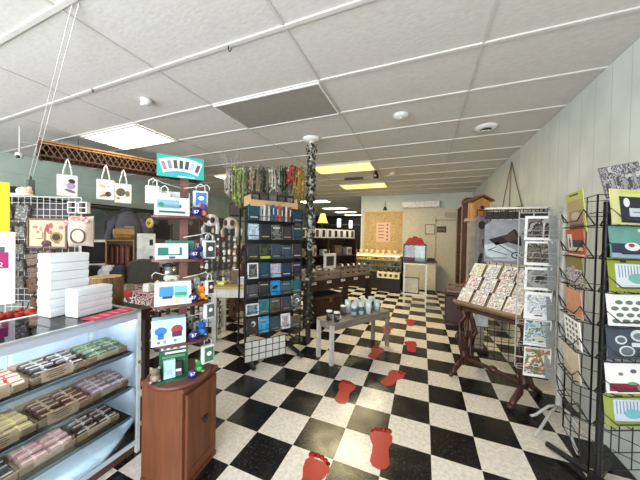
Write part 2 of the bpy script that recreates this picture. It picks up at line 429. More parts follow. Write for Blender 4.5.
m = MB(); m.bx(-.125, .125, -.01, 0, 0, .18, mat('door_sign', (70, 56, 40), .5)); m.rect(0, .09, .2, .04, -.01, mat('door_sign_ink', (120, 100, 70)))
tag(m.build('door_sign', None, (.5, YB - .07, 1.68)), 'small dark brown sign on the cream back door', 'sign')
t = thing('wall_picture', 'small framed certificate on the back wall left of the door', 'picture', (.19, YB - .03, 1.62))
f = MB()
for a, b, c, d in ((-.14, -.12, 0, .3), (.12, .14, 0, .3), (-.12, .12, 0, .02), (-.12, .12, .28, .3)): f.bx(a, b, -.02, 0, c, d, mat('frame_brown', (110, 92, 70)))
f.build('frame', t); MB().bx(-.12, .12, -.012, -.004, .02, .28, mat('certificate', (206, 202, 184), .5)).build('print', t)
t = thing('hanging_bell', 'dark bell ornament hanging above the plywood board', 'ornament', (-1.14, YB - .05, 2.36))
MB().rod((0, 0, .12), (0, 0, .3), .006, BLACK).build('cord', t); MB().lathe([(.06, 0), (.055, .05), (.03, .11), (.0, .13)], mat('bell_metal', (70, 84, 76), .5, .4), 12).build('body', t)

# cream service counter
t = thing('service_counter', 'cream painted counter with dark top before the back wall', 'counter', (-.06, 7.72, 0))
MB().bx(-.44, .42, -.02, .4, .06, .82, CREAM).build('body', t); MB().bx(-.46, .44, -.05, .42, .82, .86, mat('counter_top', (74, 60, 48), .4)).build('top', t)
m = MB()
for k in range(2): m.bx(-.4 + k * .42, -.02 + k * .42, -.035, -.02, .12, .78, CREAM)
m.build('panel', t); MB().bx(-.43, .41, 0, .4, 0, .06, BLACK).build('kick_board', t)
tag(MB().box((0, 0, .04), (.2, .14, .08), BLACK, bev=.02).build('card_reader', None, (.22, 7.85, .86)), 'small dark card reader lying on the cream counter', 'device')

# bakery shelves
LITW = mat('bakery_white', (236, 224, 190), .5)
t = thing('bakery_case', 'low bakery display case with cream shelves under the plywood board', 'display case', (-1.35, 7.55, 0))
MB().bx(-.85, .8, 0, .55, 0, .5, mat('case_base', (30, 24, 22), .5)).build('base', t)
MB().bx(-.85, .8, .5, .55, .5, .97, LITW).build('back_panel', t)
for zz in (.5, .66, .82): MB().bx(-.84, .79, .06, .5, zz, zz + .02, LITW).build('shelf', t)
MB().bx(-.88, .83, -.02, .56, .97, 1.01, LITW).build('top', t)
for s in (-.86, .8): MB().bx(s, s + .02, 0, .55, .5, .97, mat('case_side', (40, 34, 30))).build('side', t)
MB().bx(-.84, .79, .01, .016, .52, .97, glass()).build('front_glass', t)
MB().bx(-.8, .75, .05, .09, .945, .968, mat('bakery_tube', (255, 240, 200), .4, emit=((255, 226, 160), 5))).build('light_tube', t)
BUN = [mat('bun_gold', (206, 150, 70)), mat('bun_orange', (222, 128, 40)), mat('bun_brown', (120, 76, 44)), mat('bun_cream', (230, 208, 160))]
names = ['golden', 'orange', 'brown', 'cream']
for k in range(24):
    zz = (.52, .68, .84)[k % 3]; cx = -2.1 + (k // 3) * .2
    tag(MB().lathe([(0, 0), (.05, 0), (.066, .03), (.05, .06), (0, .075)], BUN[k % 4], 12).build('pastry', None, (cx, 7.55 + .2, zz)), f'{names[k%4]} pastry on the {["lowest","middle","upper"][k%3]} shelf of the bakery case, {ORD[k//3]} along', 'pastry', 'pastries in the bakery case')
for k in range(9):
    o = MB().lathe([(.045, 0), (.055, .11), (.05, .115), (.0, .118)], mat('cream_cup', (232, 216, 176), .35), 12).build('paper_cup', None, (-2.1 + k * .17, 7.75, 1.01))
    tag(o, f'cream paper cup on top of the bakery case, {ORD[k]} from its dark room end', 'cup', 'cups on top of the bakery case')
t = thing('tasting_tray', 'pale tray of dark jars on the bakery counter front', 'tray', (-.86, 7.3, 0))
MB().bx(-.3, .3, -.1, .1, .0, .52, mat('case_base', (30, 24, 22))).build('stand', t); MB().bx(-.3, .3, -.12, .12, .52, .545, LITW).build('tray', t)
m = MB(); m.bx(-.3, .3, -.13, -.12, .38, .545, LITW)
for k in range(4): m.oval(-.21 + k * .14, .46, .08, .09, -.13, mat('jar_dark', (70, 56, 50), .3))
m.build('front_board', t)
for k in range(4): tag(MB().lathe([(.05, 0), (.055, .05), (.05, .1), (0, .1)], mat('jar_dark', (70, 56, 50), .3), 12).build('jar', None, (-1.08 + k * .145, 7.3, .545)), f'dark jar on the pale tasting tray, {ORD[k]} of the four', 'jar', 'jars on the tasting tray')

# dark doings of the far room: two white hanging pendants and a rail
for k, (px, py) in enumerate(((-3.72, 11.6), (-3.5, 12.9))):
    t = thing('pendant_lamp', ['white hanging pendant in the far dark room, nearer one', 'white hanging pendant in the far dark room, beside the wall edge'][k], 'pendant lamp', (px, py, 1.95))
    MB().rod((0, 0, .4), (0, 0, CZ - 1.95), .008, BLACK).build('cord', t); MB().lathe([(.09, 0), (.1, .2), (.09, .4), (0, .42)], mat('pendant_glow', (240, 240, 250), .4, emit=((235, 238, 255), 1.6)), 12).build('shade', t)
tag(MB().rod((-5.5, 13.5, 2.15), (-2.6, 13.5, 2.15), .03, mat('rail_grey', (90, 92, 100), .4)).rod((-5.3, 13.5, 2.15), (-5.3, 13.5, CZ), .01, BLACK).rod((-2.8, 13.5, 2.15), (-2.8, 13.5, CZ), .01, BLACK).build('hanging_rail'), 'grey rail hung across the far dark room', 'rail')
# yellow lampshade
t = thing('floor_lamp', 'lamp with a glowing yellow bell shade beyond the mug shelf', 'lamp', (-2.32, 5.9, 0))
MB().lathe([(.0, 0), (.14, 0), (.14, .02), (.02, .04)], DARKW, 16).build('base', t); MB().rod((0, 0, .03), (0, 0, 1.86), .014, DARKW).build('pole', t)
MB().lathe([(.14, 1.83), (.1, 1.9), (.06, 2.05), (.055, 2.06)], mat('lamp_shade_yellow', (240, 208, 110), .6, emit=((255, 205, 90), .9)), 18).build('lamp_shade', t)

# ------------------------------------------------------------------ footprints on the floor
RED = mat('red_vinyl', (170, 20, 22), .4, vary=.06)
def foot_outline(mir):
    P = [(-.035, -.17), (0, -.185), (.04, -.172), (.058, -.135), (.05, -.06), (.048, 0), (.07, .06), (.078, .11), (.06, .14), (-.055, .15), (-.075, .12), (-.07, .06), (-.05, 0), (-.052, -.08), (-.056, -.13)]
    return [(x * mir * 1.12, y) for x, y in P]
def footprint(loc, rz, mir, label):
    m = MB(); P = foot_outline(mir)
    n = len(P); vs = [(x, y, .0025) for x, y in P] + [(x, y, 0) for x, y in P]
    m.add(vs, [tuple(range(n)), tuple(range(n, 2 * n))] + [(i, (i + 1) % n, n + (i + 1) % n, n + i) for i in range(n)], RED)
    for k, (tx, ty, r) in enumerate(((-.055, .172, .026), (-.018, .178, .02), (.014, .172, .018), (.042, .16, .016), (.066, .142, .015))):
        m.lathe([(r, 0), (r, .0025)], RED, 12, (tx * mir, ty, 0))
    tag(m.build('footprint_sticker', None, (loc[0], loc[1], .001), (0, 0, rz)), label, 'floor sticker', 'red footprints along the aisle')
FT = [(-.60, 1.42, .06, 1, 'red footprint sticker nearest the camera, toes on the dark tile'), (-.245, 1.84, .12, -1, 'large red footprint on the white tile, second along the aisle'),
      (-.665, 2.36, .05, 1, 'red footprint with a square toe end on a dark tile before the bench'), (-.265, 2.80, -.35, -1, 'red footprint turned aside, fourth along the aisle'),
      (-.535, 3.33, -.1, 1, 'red footprint beside the far leg of the bench'), (-.116, 3.72, .1, -1, 'red footprint on the aisle opposite the easel desk'),
      (-.50, 4.24, .05, 1, 'red footprint just past the end of the bench'), (-.175, 4.77, .05, -1, 'farthest red footprint, before the white wire stand')]
for x_, y_, r_, m_, l_ in FT: footprint((x_, y_), r_, m_, l_)

# ------------------------------------------------------------------ glass candy case in the foreground
CX0, CX1, CY0, CY1, CH = -2.24, -1.77, -.35, 1.15, .97
ENDW = mat('case_white', (204, 216, 230), .4, vary=.03)
GL = glass()
t = thing('display_case', 'glass candy display case with white end panel in the foreground', 'display case', (0, 0, 0))
MB().bx(CX0, CX1 - .02, CY0, CY1, 0, .06, mat('case_plinth', (92, 66, 48), .6)).build('base', t)
m = MB(); m.bx(CX0, CX1, CY0, CY1, .06, .09, ENDW); m.build('deck', t)
m = MB(); m.bx(CX0, CX1, CY1 - .022, CY1, .09, CH - .02, ENDW); m.build('end_panel', t)
for k in range(3):
    m = MB(); a, b = CY0 + k * .5, CY0 + k * .5 + .49
    m.bx(CX0, CX0 + .015, a, b, .09, CH - .02, ENDW)
    for zz in (.13, .9): m.bx(CX0 + .015, CX0 + .022, a + .04, b - .04, zz, zz + .02, WHITE)
    for yy in (a + .04, b - .06): m.bx(CX0 + .015, CX0 + .022, yy, yy + .02, .13, .92, WHITE)
    m.build('sliding_door', t)
ALU = mat('aluminium', (190, 194, 198), .3, .6, vary=.03)
for a, b in ((CX1 - .02, CY1 - .02), (CX0, CY1 - .02), (CX1 - .02, CY0), (CX0, CY0)): MB().bx(a, a + .022, b, b + .022, .0, CH, WHITE).build('post', t)
m = MB()
m.bx(CX1 - .022, CX1 + .004, CY0, CY1, CH - .012, CH + .002, ALU); m.bx(CX0, CX0 + .03, CY0, CY1, CH - .02, CH + .002, WHITE)
m.bx(CX0, CX1, CY1 - .025, CY1 + .004, CH - .025, CH + .002, ALU); m.build('top_frame', t)
m = MB(); m.bx(CX1 - .006, CX1 + .001, CY0, CY1, CH - .055, CH - .012, mat('header_strip', (178, 186, 204), .3, vary=.02)); m.build('light_rail', t)
MB().bx(CX0 + .03, CX1 - .022, CY0, CY1 - .025, CH - .008, CH, GL).build('glass_top', t)
MB().bx(CX1 - .034, CX1 - .024, CY0 + .02, CY1 - .04, CH - .05, CH - .02, mat('case_fill_tube', (255, 255, 255), .4, emit=((228, 238, 255), 42))).build('light_tube', t)  # tube added to brighten the inside of the case
MB().bx(CX1 - .01, CX1 - .006, CY0, CY1 - .02, .09, CH - .055, GL).build('glass_front', t)
SHZ = (.69, .45, .25)
EDGE = mat('glass_edge', (150, 172, 186), .2, vary=0)
for zz in SHZ:
    m = MB(); m.bx(CX0 + .03, CX1 - .035, CY0, CY1 - .03, zz - .008, zz, GL); m.bx(CX1 - .036, CX1 - .032, CY0, CY1 - .03, zz - .009, zz + .001, EDGE)
    m.build('glass_shelf', t)
    MB().bx(CX1 - .04, CX1 - .036, CY0 + .02, CY1 - .04, zz - .018, zz - .009, EDGE).build('fill_light_cover', t)  # added strip that hides the fill light behind each shelf edge
GLINT = mat('case_glint', (255, 244, 220), .4, emit=((255, 214, 140), 6))
for yy in (.62, .8, .98): MB().ball((CX1 - .02, yy, CH - .03), .006, GLINT, 8, 5).build('glint_bead', t)  # small glowing beads standing in for yellow reflections
MB().ball((CX1 + .006, CY1 - .01, .62), .01, mat('brass', (150, 120, 60), .3, .8)).build('lock', t)

# candy trays: (shelf, y, wrapper colours, words, rows, price card)
CH_D = mat('choc_dark', (48, 30, 30), .35); CH_M = mat('choc_milk', (92, 58, 46), .35)
WR = {'dark': (CH_D, mat('wrap_band_glint_white', (170, 158, 154), .4)), 'milk': (CH_M, mat('wrap_band_glint_tan', (190, 160, 130), .4)), 'pink': (mat('wrap_pink', (176, 132, 130), .35), mat('wrap_band_glint_rose', (212, 176, 172), .4)),
      'red': (mat('wrap_cream', (206, 188, 160), .4), mat('wrap_band_glint_red', (168, 44, 44), .4)), 'gold': (mat('wrap_tan', (176, 148, 112), .35), mat('wrap_band_glint_gold', (214, 184, 110), .4)), 'mauve': (mat('wrap_mauve', (150, 122, 128), .35), mat('wrap_band_glint_mauve', (196, 176, 182), .4)),
      'black': (mat('wrap_black', (24, 22, 24), .3), mat('wrap_band_glint_grey', (150, 148, 146), .4)), 'green': (mat('wrap_green', (74, 84, 62), .4), mat('wrap_band_glint_green', (130, 138, 110), .4))}
WORDS = {'dark': 'dark brown', 'milk': 'milk brown', 'pink': 'pale pink', 'red': 'cream and red', 'gold': 'tan and gold', 'mauve': 'mauve', 'black': 'black', 'green': 'dull green'}
SHN = {.69: 'top shelf', .45: 'middle shelf', .25: 'lowest shelf'}
proto_bar = {}
def bar_mesh(kind):
    a, b = WR[kind]; m = MB()
    m.box((0, 0, .018), (.04, .105, .036), a, bev=.009); m.box((0, 0, .018), (.0406, .016, .0366), b, bev=.009)
    m.box((.008, 0, .0365), (.009, .092, .0014), b)  # thin strip along the top, painted as a long highlight
    return m
def candy_tray(zz, yc, kind, rows, place, low=False, card=True, xr=-1.86):
    sh = SHN[zz]
    t = thing('candy_tray', f'kraft tray of {WORDS[kind]} bars, {sh}, {place}', 'tray', (xr, yc, zz), 0, 'candy trays in the glass case')
    m = MB(); m.bx(-.25, .0, -.11, .11, 0, .01, KRAFT); m.build('tray_floor', t)
    m = MB(); m.bx(-.27, .0, -.112, -.106, 0, .022, KRAFT); m.bx(-.27, .0, .106, .112, 0, .022, KRAFT); m.bx(-.274, -.268, -.112, .112, 0, .04, KRAFT); m.bx(-.002, .004, -.112, .112, 0, .036, KRAFT)
    m.rect(0, 0, 0, 0, 0, KRAFT) if False else None
    m.bx(.004, .005, -.06, .06, .008, .034, mat('tray_label', (206, 186, 160), .6)); m.build('tray_wall', t)
    for c in (0, 1):
        for r in range(rows):
            lift = .006 * random.random()
            loc = (xr - .03 - r * .054, yc - .052 + c * .105, zz + .0105 + .0 + (.012 if r else 0) + lift)
            lab = f'{WORDS[kind]} candy bar, {sh} tray {place}, {ORD[r]} back, {"near" if c == 0 else "far"} column'
            if kind not in proto_bar:
                proto_bar[kind] = bar_mesh(kind).build('candy_bar'); o = proto_bar[kind]
            else:
                o = proto_bar[kind].copy(); COL.objects.link(o)
            o.location = loc; o.rotation_euler = (random.uniform(-.05, .05), .25 + random.uniform(-.1, .1), random.uniform(-.08, .08))
            tag(o, lab, 'candy bar', 'candy bars in the glass case')
    if card:
        m = MB(); m.prism([(-.065, 0), (.065, 0), (.065, .058), (-.065, .058)], 0, .003, KRAFT)
        for k in range(4): m.rect(-.005, .048 - k * .011, .08 - .02 * (k % 2), .004, 0, mat('card_ink', (92, 66, 52), .7))
        tag(m.build('price_card', None, (xr + .025, yc - .02, zz + .004), (-.25, 0, PI / 2)), f'kraft price card with brown lines before the {WORDS[kind]} bars on the {sh}', 'price card', 'price cards in the glass case')
candy_tray(.69, .535, 'red', 4, 'nearest the camera')
candy_tray(.69, .775, 'dark', 4, 'in the middle')
candy_tray(.69, 1.005, 'green', 4, 'by the end panel', card=False)
candy_tray(.45, .565, 'gold', 4, 'nearest the camera')
candy_tray(.45, .80, 'milk', 4, 'in the middle')
candy_tray(.45, 1.03, 'mauve', 4, 'by the end panel', card=False)
candy_tray(.25, .50, 'black', 4, 'nearest the camera', card=False)
candy_tray(.25, .73, 'pink', 4, 'in the middle', card=False)
candy_tray(.25, .96, 'dark', 4, 'by the end panel', card=False)

# white candy boxes stacked on the case
BOXM = mat('white_box', (226, 229, 232), .45, vary=.02)
def white_box(w, d, h):
    m = MB(); m.box((0, 0, h / 2), (d, w, h - .0012), BOXM, bev=.003); m.box((0, 0, h * .66), (d + .0024, w + .0024, h * .58), BOXM, bev=.0025)
    return m
b0 = None
for k in range(7):
    if b0 is None: o = b0 = white_box(.2, .12, .0545).build('candy_box')
    else: o = b0.copy(); COL.objects.link(o)
    o.location = (-2.135 + random.uniform(-.002, .002), .905 + random.uniform(-.002, .002), CH + .001 + k * .0552); o.rotation_euler = (0, 0, .06 + random.uniform(-.02, .02))
    tag(o, f'white candy box in the tall stack, {"lowest" if k == 0 else "topmost" if k == 6 else ORD[k] + " from the bottom"}', 'box', 'white boxes stacked on the glass case')
b1 = None
for k in range(4):
    if b1 is None: o = b1 = white_box(.205, .1, .0425).build('candy_box')
    else: o = b1.copy(); COL.objects.link(o)
    o.location = (-1.99, .972, CH + .001 + k * .0432); o.rotation_euler = (0, 0, .14 + random.uniform(-.012, .012))
    tag(o, f'flat white candy box in the short front stack, {["lowest","second from the bottom","third from the bottom","topmost"][k]}', 'box', 'white boxes stacked on the glass case')
m = MB(); m.bx(-.055, .05, -.12, .13, 0, .003, mat('pink_sheet', (196, 52, 84), .6))
for k in range(4): m.bx(-.04, .035, -.09 + k * .055, -.07 + k * .055, .003, .0036, mat('pink_sheet_print', (226, 120, 140), .6))
tag(m.build('paper_sheet', None, (-1.84, 1.0, CH + .003), (0, 0, .12)), 'pink printed sheet lying on the corner of the glass case', 'paper')

# tables behind the case
def table(name, label, loc, rz, w, d, h, top, leg, lt=.05, apron=.08, th=.03, grp=None):
    t = thing(name, label, 'table', loc, rz, grp)
    MB().box((0, 0, h - th / 2), (w, d, th), top, bev=.004).build('table_top', t)
    a = MB()
    for s in (-1, 1):
        a.box((0, s * (d / 2 - .03), h - th - apron / 2), (w - .08, .02, apron), leg); a.box((s * (w / 2 - .03), 0, h - th - apron / 2), (.02, d - .08, apron), leg)
    a.build('apron', t)
    for sx in (-1, 1):
        for sy in (-1, 1): MB().box((sx * (w / 2 - .03 - lt / 4), sy * (d / 2 - .03 - lt / 4), (h - th) / 2), (lt, lt, h - th), leg).build('leg', t)
    return t
table('work_table', 'dark table behind the candy case holding the red garland and log', (-2.98, 1.0, 0), 0, .95, 1.5, .75, DARKW, DARKW)
table('cloth_table', 'table under a red and white cloth behind the log', (-3.6, 2.46, 0), .35, .9, .9, .72, DARKW, DARKW)
PLAID = art('red_plaid', [(176, 30, 34), (226, 214, 206), (150, 26, 30), (236, 226, 220), (60, 40, 40)], 16)
m = MB(); N = 14; vs = []
for i in range(N + 1):
    for j in range(N + 1):
        u, v = (i / N - .5) * 1.06, (j / N - .5) * 1.06
        du, dv = max(0, abs(u) - .465), max(0, abs(v) - .465)
        vs.append((math.copysign(min(abs(u), .465 + du * .15), u), math.copysign(min(abs(v), .465 + dv * .15), v), .724 - min(.0 + (du + dv) * 3.4, .2) + .006 * math.sin(i * 1.7 + j * 2.3) * (1 if du + dv > 0 else 0)))
m.add(vs, [(i * (N + 1) + j, (i + 1) * (N + 1) + j, (i + 1) * (N + 1) + j + 1, i * (N + 1) + j + 1) for i in range(N) for j in range(N)], PLAID, True)
tag(m.build('tablecloth', None, (-3.6, 2.46, .001), (0, 0, .35)), 'red and white patterned cloth over the table behind the log', 'tablecloth')
# small things on the cloth
for k, (px, py, c, nm, w_, h_) in enumerate(((-3.3, 2.25, (222, 218, 210), 'white', .12, .1), (-3.52, 2.75, (226, 222, 214), 'white', .22, .12), (-3.42, 2.5, (40, 36, 36), 'black', .09, .09), (-3.25, 1.95, (188, 60, 60), 'red', .1, .06), (-3.62, 2.2, (120, 110, 90), 'olive', .1, .07))):
    mm = mat('trinket_' + nm, c, .5)
    tag(MB().box((0, 0, h_ / 2), (w_, .1, h_), mm, bev=.01).box((0, 0, h_ + .004), (w_ * .8, .08, .008), mm).build('gift_carton', None, (px, py, .728), (0, 0, .3 * k)), f'small {nm} carton on the red patterned cloth, {["nearest the log","by the stainless pot","among the white ones","at the near corner","behind the red one"][k]}', 'carton', 'cartons on the red cloth')
# log
BARK = wood('bark', (84, 58, 38), (150, 112, 74), 'Z', .8, 14); RING = art('log_rings', [(196, 160, 110), (176, 136, 88), (208, 176, 128)], 20)
t = thing('tree_stump', 'rustic log section standing behind the white boxes', 'log', (-2.88, 1.53, .75))
m = MB(); n = 22; R = [.145 + .012 * math.sin(5 * i * 2 * PI / n) + random.uniform(-.008, .008) for i in range(n)]
vs = [(R[i] * math.cos(2 * PI * i / n), R[i] * math.sin(2 * PI * i / n), 0) for i in range(n)] + [(.96 * R[i] * math.cos(2 * PI * i / n), .96 * R[i] * math.sin(2 * PI * i / n), .31) for i in range(n)]
m.add(vs, [(i, (i + 1) % n, n + (i + 1) % n, n + i) for i in range(n)] + [tuple(range(n))], BARK, True); m.build('bark', t)
MB().add(vs[n:], [tuple(range(n))], RING) 
m = MB(); m.add([(x * .96, y * .96, .312) for x, y, z in vs[n:]] + [(x * .96, y * .96, .306) for x, y, z in vs[n:]], [tuple(range(n)), tuple(range(n, 2 * n))[::-1]] + [(i, (i + 1) % n, n + (i + 1) % n, n + i) for i in range(n)], RING); m.build('cut_face', t)
# red garland
m = MB(); GR = [mat('garland_red', (170, 52, 48), .6), mat('garland_rose', (196, 92, 84), .6), mat('garland_green', (120, 128, 110), .6), mat('garland_white', (214, 206, 198), .6)]
for k in range(150):
    s = k / 150; m.ball((-2.9 + .1 * math.sin(s * 9) + random.uniform(-.08, .08), .55 + s * .75, .79 + random.uniform(-.02, .06)), random.uniform(.018, .034), GR[0 if random.random() < .55 else random.choice((1, 2, 3))], 6, 4)
tag(m.build('berry_garland'), 'red berry garland heaped along the table behind the glass case', 'garland', kind=None)
# left edge sign
t = thing('standing_sign', 'tall white sign with lime top and magenta band at the edge behind the case', 'sign', (-3.14, .97, .75), face(.93, -.36))
MB().bx(-.42, -.18, -.07, .07, 0, .015, WHITE).build('base', t); MB().rod((-.3, .0, .01), (-.3, 0, .16), .012, ALU, 8).build('post', t)
m = MB(); m.bx(-.62, .045, -.006, .006, .14, .73, mat('sign_white', (226, 226, 236), .4, vary=0)); m.bx(-.62, .015, -.009, .006, .73, 1.13, mat('sign_lime', (196, 226, 10), .5, vary=0)); m.build('panel', t)
m = MB(); m.rect(-.26, .5, .54, .13, -.006, mat('sign_magenta', (160, 16, 104), .5, vary=0)); m.rect(-.12, .585, .22, .05, -.006, mat('sign_grey', (80, 84, 92), .5)); m.rect(-.1, .66, .12, .012, -.006, INK); m.rect(-.09, .63, .1, .01, -.006, INK); m.build('print', t)
text('ack 2', .05, CARD, t, (-.07, -.009, .465), name='lettering')

# white gridwall with merchandise
def gridwall(name, label, loc, rz, w, h, z0, mw, step=.076, r=.003, rim=.006, feet=True):
    t = thing(name, label, 'grid panel', loc, rz)
    m = MB(); n = round(w / step); k = round((h - z0) / step)
    for i in range(n + 1): m.rod((-w / 2 + i * w / n, 0, z0), (-w / 2 + i * w / n, 0, h), r, mw, 5)
    for i in range(k + 1): m.rod((-w / 2, .004, z0 + i * (h - z0) / k), (w / 2, .004, z0 + i * (h - z0) / k), r, mw, 5)
    m.build('wire_grid', t)
    f = MB()
    for s in (-1, 1): f.rod((s * w / 2, 0, 0 if feet else z0), (s * w / 2, 0, h), rim, mw, 8)
    f.rod((-w / 2, 0, h), (w / 2, 0, h), rim, mw, 8); f.rod((-w / 2, 0, z0), (w / 2, 0, z0), rim, mw, 8); f.build('frame', t)
    if feet:
        for s in (-1, 1): MB().bx(s * w / 2 - .012, s * w / 2 + .012, -.22, .22, 0, .025, mw).build('foot', t)
    return t
GA = math.atan2(.338, .839)
gridwall('grid_panel', 'white wire grid panel behind the flower picture and cushion', (-4.42, 1.67, 0), GA, .95, 1.92, .3, WHWIRE)
gd = Vector((.839, .338, 0)).normalized(); gn = Vector((gd.y, -gd.x, 0))
def ong(u, off, z): p = Vector((-4.42, 1.67, 0)) + gd * u + gn * off; return (p.x, p.y, z)
# flower picture
t = thing('framed_picture', 'large framed pressed flower picture hung on the white grid panel', 'picture', ong(.09, .03, 1.28), GA)
f = MB(); FB = wood('frame_wood', (84, 56, 40), (112, 78, 56), 'X')
for a, b, c, d in ((-.25, -.228, 0, .37), (.228, .25, 0, .37), (-.228, .228, 0, .022), (-.228, .228, .348, .37)): f.bx(a, b, -.02, 0, c, d, FB)
f.build('frame', t)
m = MB(); m.bx(-.228, .228, -.008, -.003, .022, .348, mat('linen', (196, 176, 148), .7, vary=.05))
for (a, b, w_, h_, c) in ((.11, .14, .1, .085, (50, 34, 16)), (.11, .14, .16, .13, (150, 116, 50)), (-.01, .06, .13, .08, (84, 34, 34)), (-.03, .15, .03, .2, (120, 96, 70)), (-.15, .26, .07, .03, (150, 104, 96)), (.17, .26, .06, .05, (170, 120, 110)), (.0, .25, .05, .1, (150, 60, 66)), (.04, .28, .06, .07, (168, 84, 84)), (-.12, .2, .05, .03, (150, 110, 100)), (-.08, .24, .04, .05, (170, 130, 130)), (.03, .2, .06, .05, (160, 90, 80)), (-.1, .12, .1, .012, (110, 104, 70)), (-.06, .16, .012, .1, (110, 104, 70)), (.12, .07, .08, .02, (120, 110, 70))):
    m.oval(a, b, w_, h_, -.008 if w_ != .1 or h_ != .085 else -.0095, mat('petal_%d_%d_%d' % c, c, .7))
m.build('pressed_flowers', t)
# cushion
t = thing('cushion', 'cream cushion with a wreath print and pink flowers beside the flower picture', 'cushion', ong(.53, .06, 1.31), GA)
def pillow_mesh(w, h, d, mm):
    m = MB(); N = 10; 
    for side in (-1, 1):
        vs = []
        for i in range(N + 1):
            for j in range(N + 1):
                u, v = i / N * 2 - 1, j / N * 2 - 1; k = (1 - u ** 4) * (1 - v ** 4)
                vs.append((u * w / 2 * (1 - .06 * (1 - abs(v) ** 2) * abs(u)), side * d / 2 * max(k, 0) ** .5, h / 2 + v * h / 2 * (1 - .06 * (1 - u * u) * abs(v))))
        m.add(vs, [(i * (N + 1) + j, (i + 1) * (N + 1) + j, (i + 1) * (N + 1) + j + 1, i * (N + 1) + j + 1) for i in range(N) for j in range(N)], mm, True)
    return m
pillow_mesh(.31, .38, .13, mat('cushion_cream', (206, 186, 172), .8, c2=(218, 200, 186))).build('cover', t)
m = MB(); m.tube([(.02 + .085 * math.cos(a * PI / 9), -.068, .13 + .085 * math.sin(a * PI / 9)) for a in range(18)], .008, mat('wreath', (110, 98, 78), .8), 5, True); m.build('wreath_print', t)
m = MB()
for k in range(16): m.ball((random.uniform(-.15, .12), -.05, random.uniform(.27, .36)), (.03, .01, .022), mat('petal_pink' if k % 2 else 'petal_rose', (190, 120, 120) if k % 2 else (214, 168, 164), .8), 7, 4)
m.build('flower_print', t)
# small white shadow boxes on the grid
for k in range(2):
    t = thing('shadow_box', f'small white open frame on the grid panel above the cushion, {["nearer the flower picture","beside the first one"][k]}', 'frame', ong(.42 + k * .13, .02, 1.72), GA, 'small white frames on the grid panel')
    f = MB()
    for a, b, c, d in ((-.055, -.043, 0, .14), (.043, .055, 0, .14), (-.043, .043, 0, .012), (-.043, .043, .128, .14), (-.043, .043, .064, .074)): f.bx(a, b, -.05, 0, c, d, WHITE)
    f.build('frame', t); MB().bx(-.042, .042, -.004, 0, .012, .128, DARKW).build('back_panel', t)
# dark items: beaded pouches on the grid
DK = [art('beads_brown', [(42, 30, 26), (96, 74, 60), (30, 22, 20), (130, 104, 84)], 40), art('beads_grey', [(36, 34, 36), (90, 84, 80), (26, 24, 24), (150, 140, 130)], 40), art('beads_rust', [(60, 34, 22), (110, 70, 44), (40, 26, 20)], 40)]
dn = ['brown beaded', 'grey beaded', 'rust beaded']
def pouch(mm):
    m = MB(); m.box((0, 0, .075), (.13, .05, .15), mm, bev=.02); m.box((0, -.004, .115), (.134, .054, .07), mm, bev=.015); m.tube([(-.05, 0, .14), (-.03, 0, .2), (.03, 0, .2), (.05, 0, .14)], .005, BLACK, 5); return m
pr = [pouch(d) for d in DK]; po = [None] * 3
q = 0
for r in range(5):
    for c in range(5):
        k = (q * 7 + r) % 3; q += 1
        if po[k] is None: o = po[k] = pr[k].build('beaded_pouch')
        else: o = po[k].copy(); COL.objects.link(o)
        hide = r < 1 and c >= 2
        z = 1.62 - r * .21 if c < 2 else 1.06 - r * .17
        o.location = ong(-.38 + c * .165, .045, max(z, .35)); o.rotation_euler = (0, random.uniform(-.25, .25), GA + random.uniform(-.3, .3)); s_ = random.uniform(.8, 1.35); o.scale = (s_, 1, s_ * random.uniform(.85, 1.2))
        tag(o, f'{dn[k]} pouch hung on the white grid panel, row {ORD[r]} from the top, {ORD[c]} along', 'pouch', 'beaded pouches on the white grid panel')
# plush hats atop the grid
for k, (u, c, nm) in enumerate(((-.36, (30, 28, 28), 'black'), (-.24, (226, 206, 180), 'cream'))):
    t = thing('fur_hat', f'{nm} furry hat on top of the white grid panel', 'hat', ong(u, 0, 1.925), GA)
    mm = mat('fur_' + nm, c, .95); m = MB(); m.ball((0, 0, .06), (.075, .075, .06), mm, 12, 8)
    for s in (-1, 1): m.ball((s * .06, 0, .1), .025, mm)
    m.build('crown', t); MB().lathe([(.078, 0), (.088, .015), (.078, .03)], mat('fur_white', (224, 220, 214), .95), 16).build('brim', t)

# ------------------------------------------------------------------ hanging lattice with tote bags
WICK = wood('cane', (70, 42, 26), (108, 70, 42), 'X', .5)
LA, LB = Vector((-4.74, 1.72, 2.60)), Vector((-3.86, 3.62, 2.60))
lr = math.atan2((LB - LA).y, (LB - LA).x); LL = (LB - LA).length
t = thing('hanging_lattice', 'long brown cane lattice hung under the ceiling with tote bags', 'lattice', LA, lr)
m = MB()
m.rod((0, 0, .1), (LL, 0, .1), .014, mat('cane_gold', (176, 128, 70), .35), 8); m.rod((0, 0, .065), (LL, .0, .065), .01, mat('cane_gold', (176, 128, 70)), 8); m.rod((0, .0, -.1), (LL, .0, -.1), .012, WICK, 8)
m.rod((0, .3, .1), (LL, .3, .1), .014, WICK, 8); m.rod((0, .3, -.1), (LL, .3, -.1), .012, WICK, 8); m.build('rail', t)
m = MB(); n = 30
for i in range(n):
    a, b = i * LL / n, (i + 1.6) * LL / n
    if b <= LL:
        for yy in (0, .3):
            m.rod((a, yy, -.1), (b, yy, .1), .007, WICK, 5); m.rod((b, yy, -.1), (a, yy, .1), .007, WICK, 5)
    m.rod((a, 0, -.1), (a, .3, -.1), .008, WICK, 5)
m.build('lattice', t)
MB().bx(.03, LL - .03, .285, .295, -.1, .1, mat('cane_back', (56, 36, 24), .7)).bx(.03, LL - .03, .01, .29, .085, .09, mat('cane_back', (56, 36, 24))).build('back_panel', t)
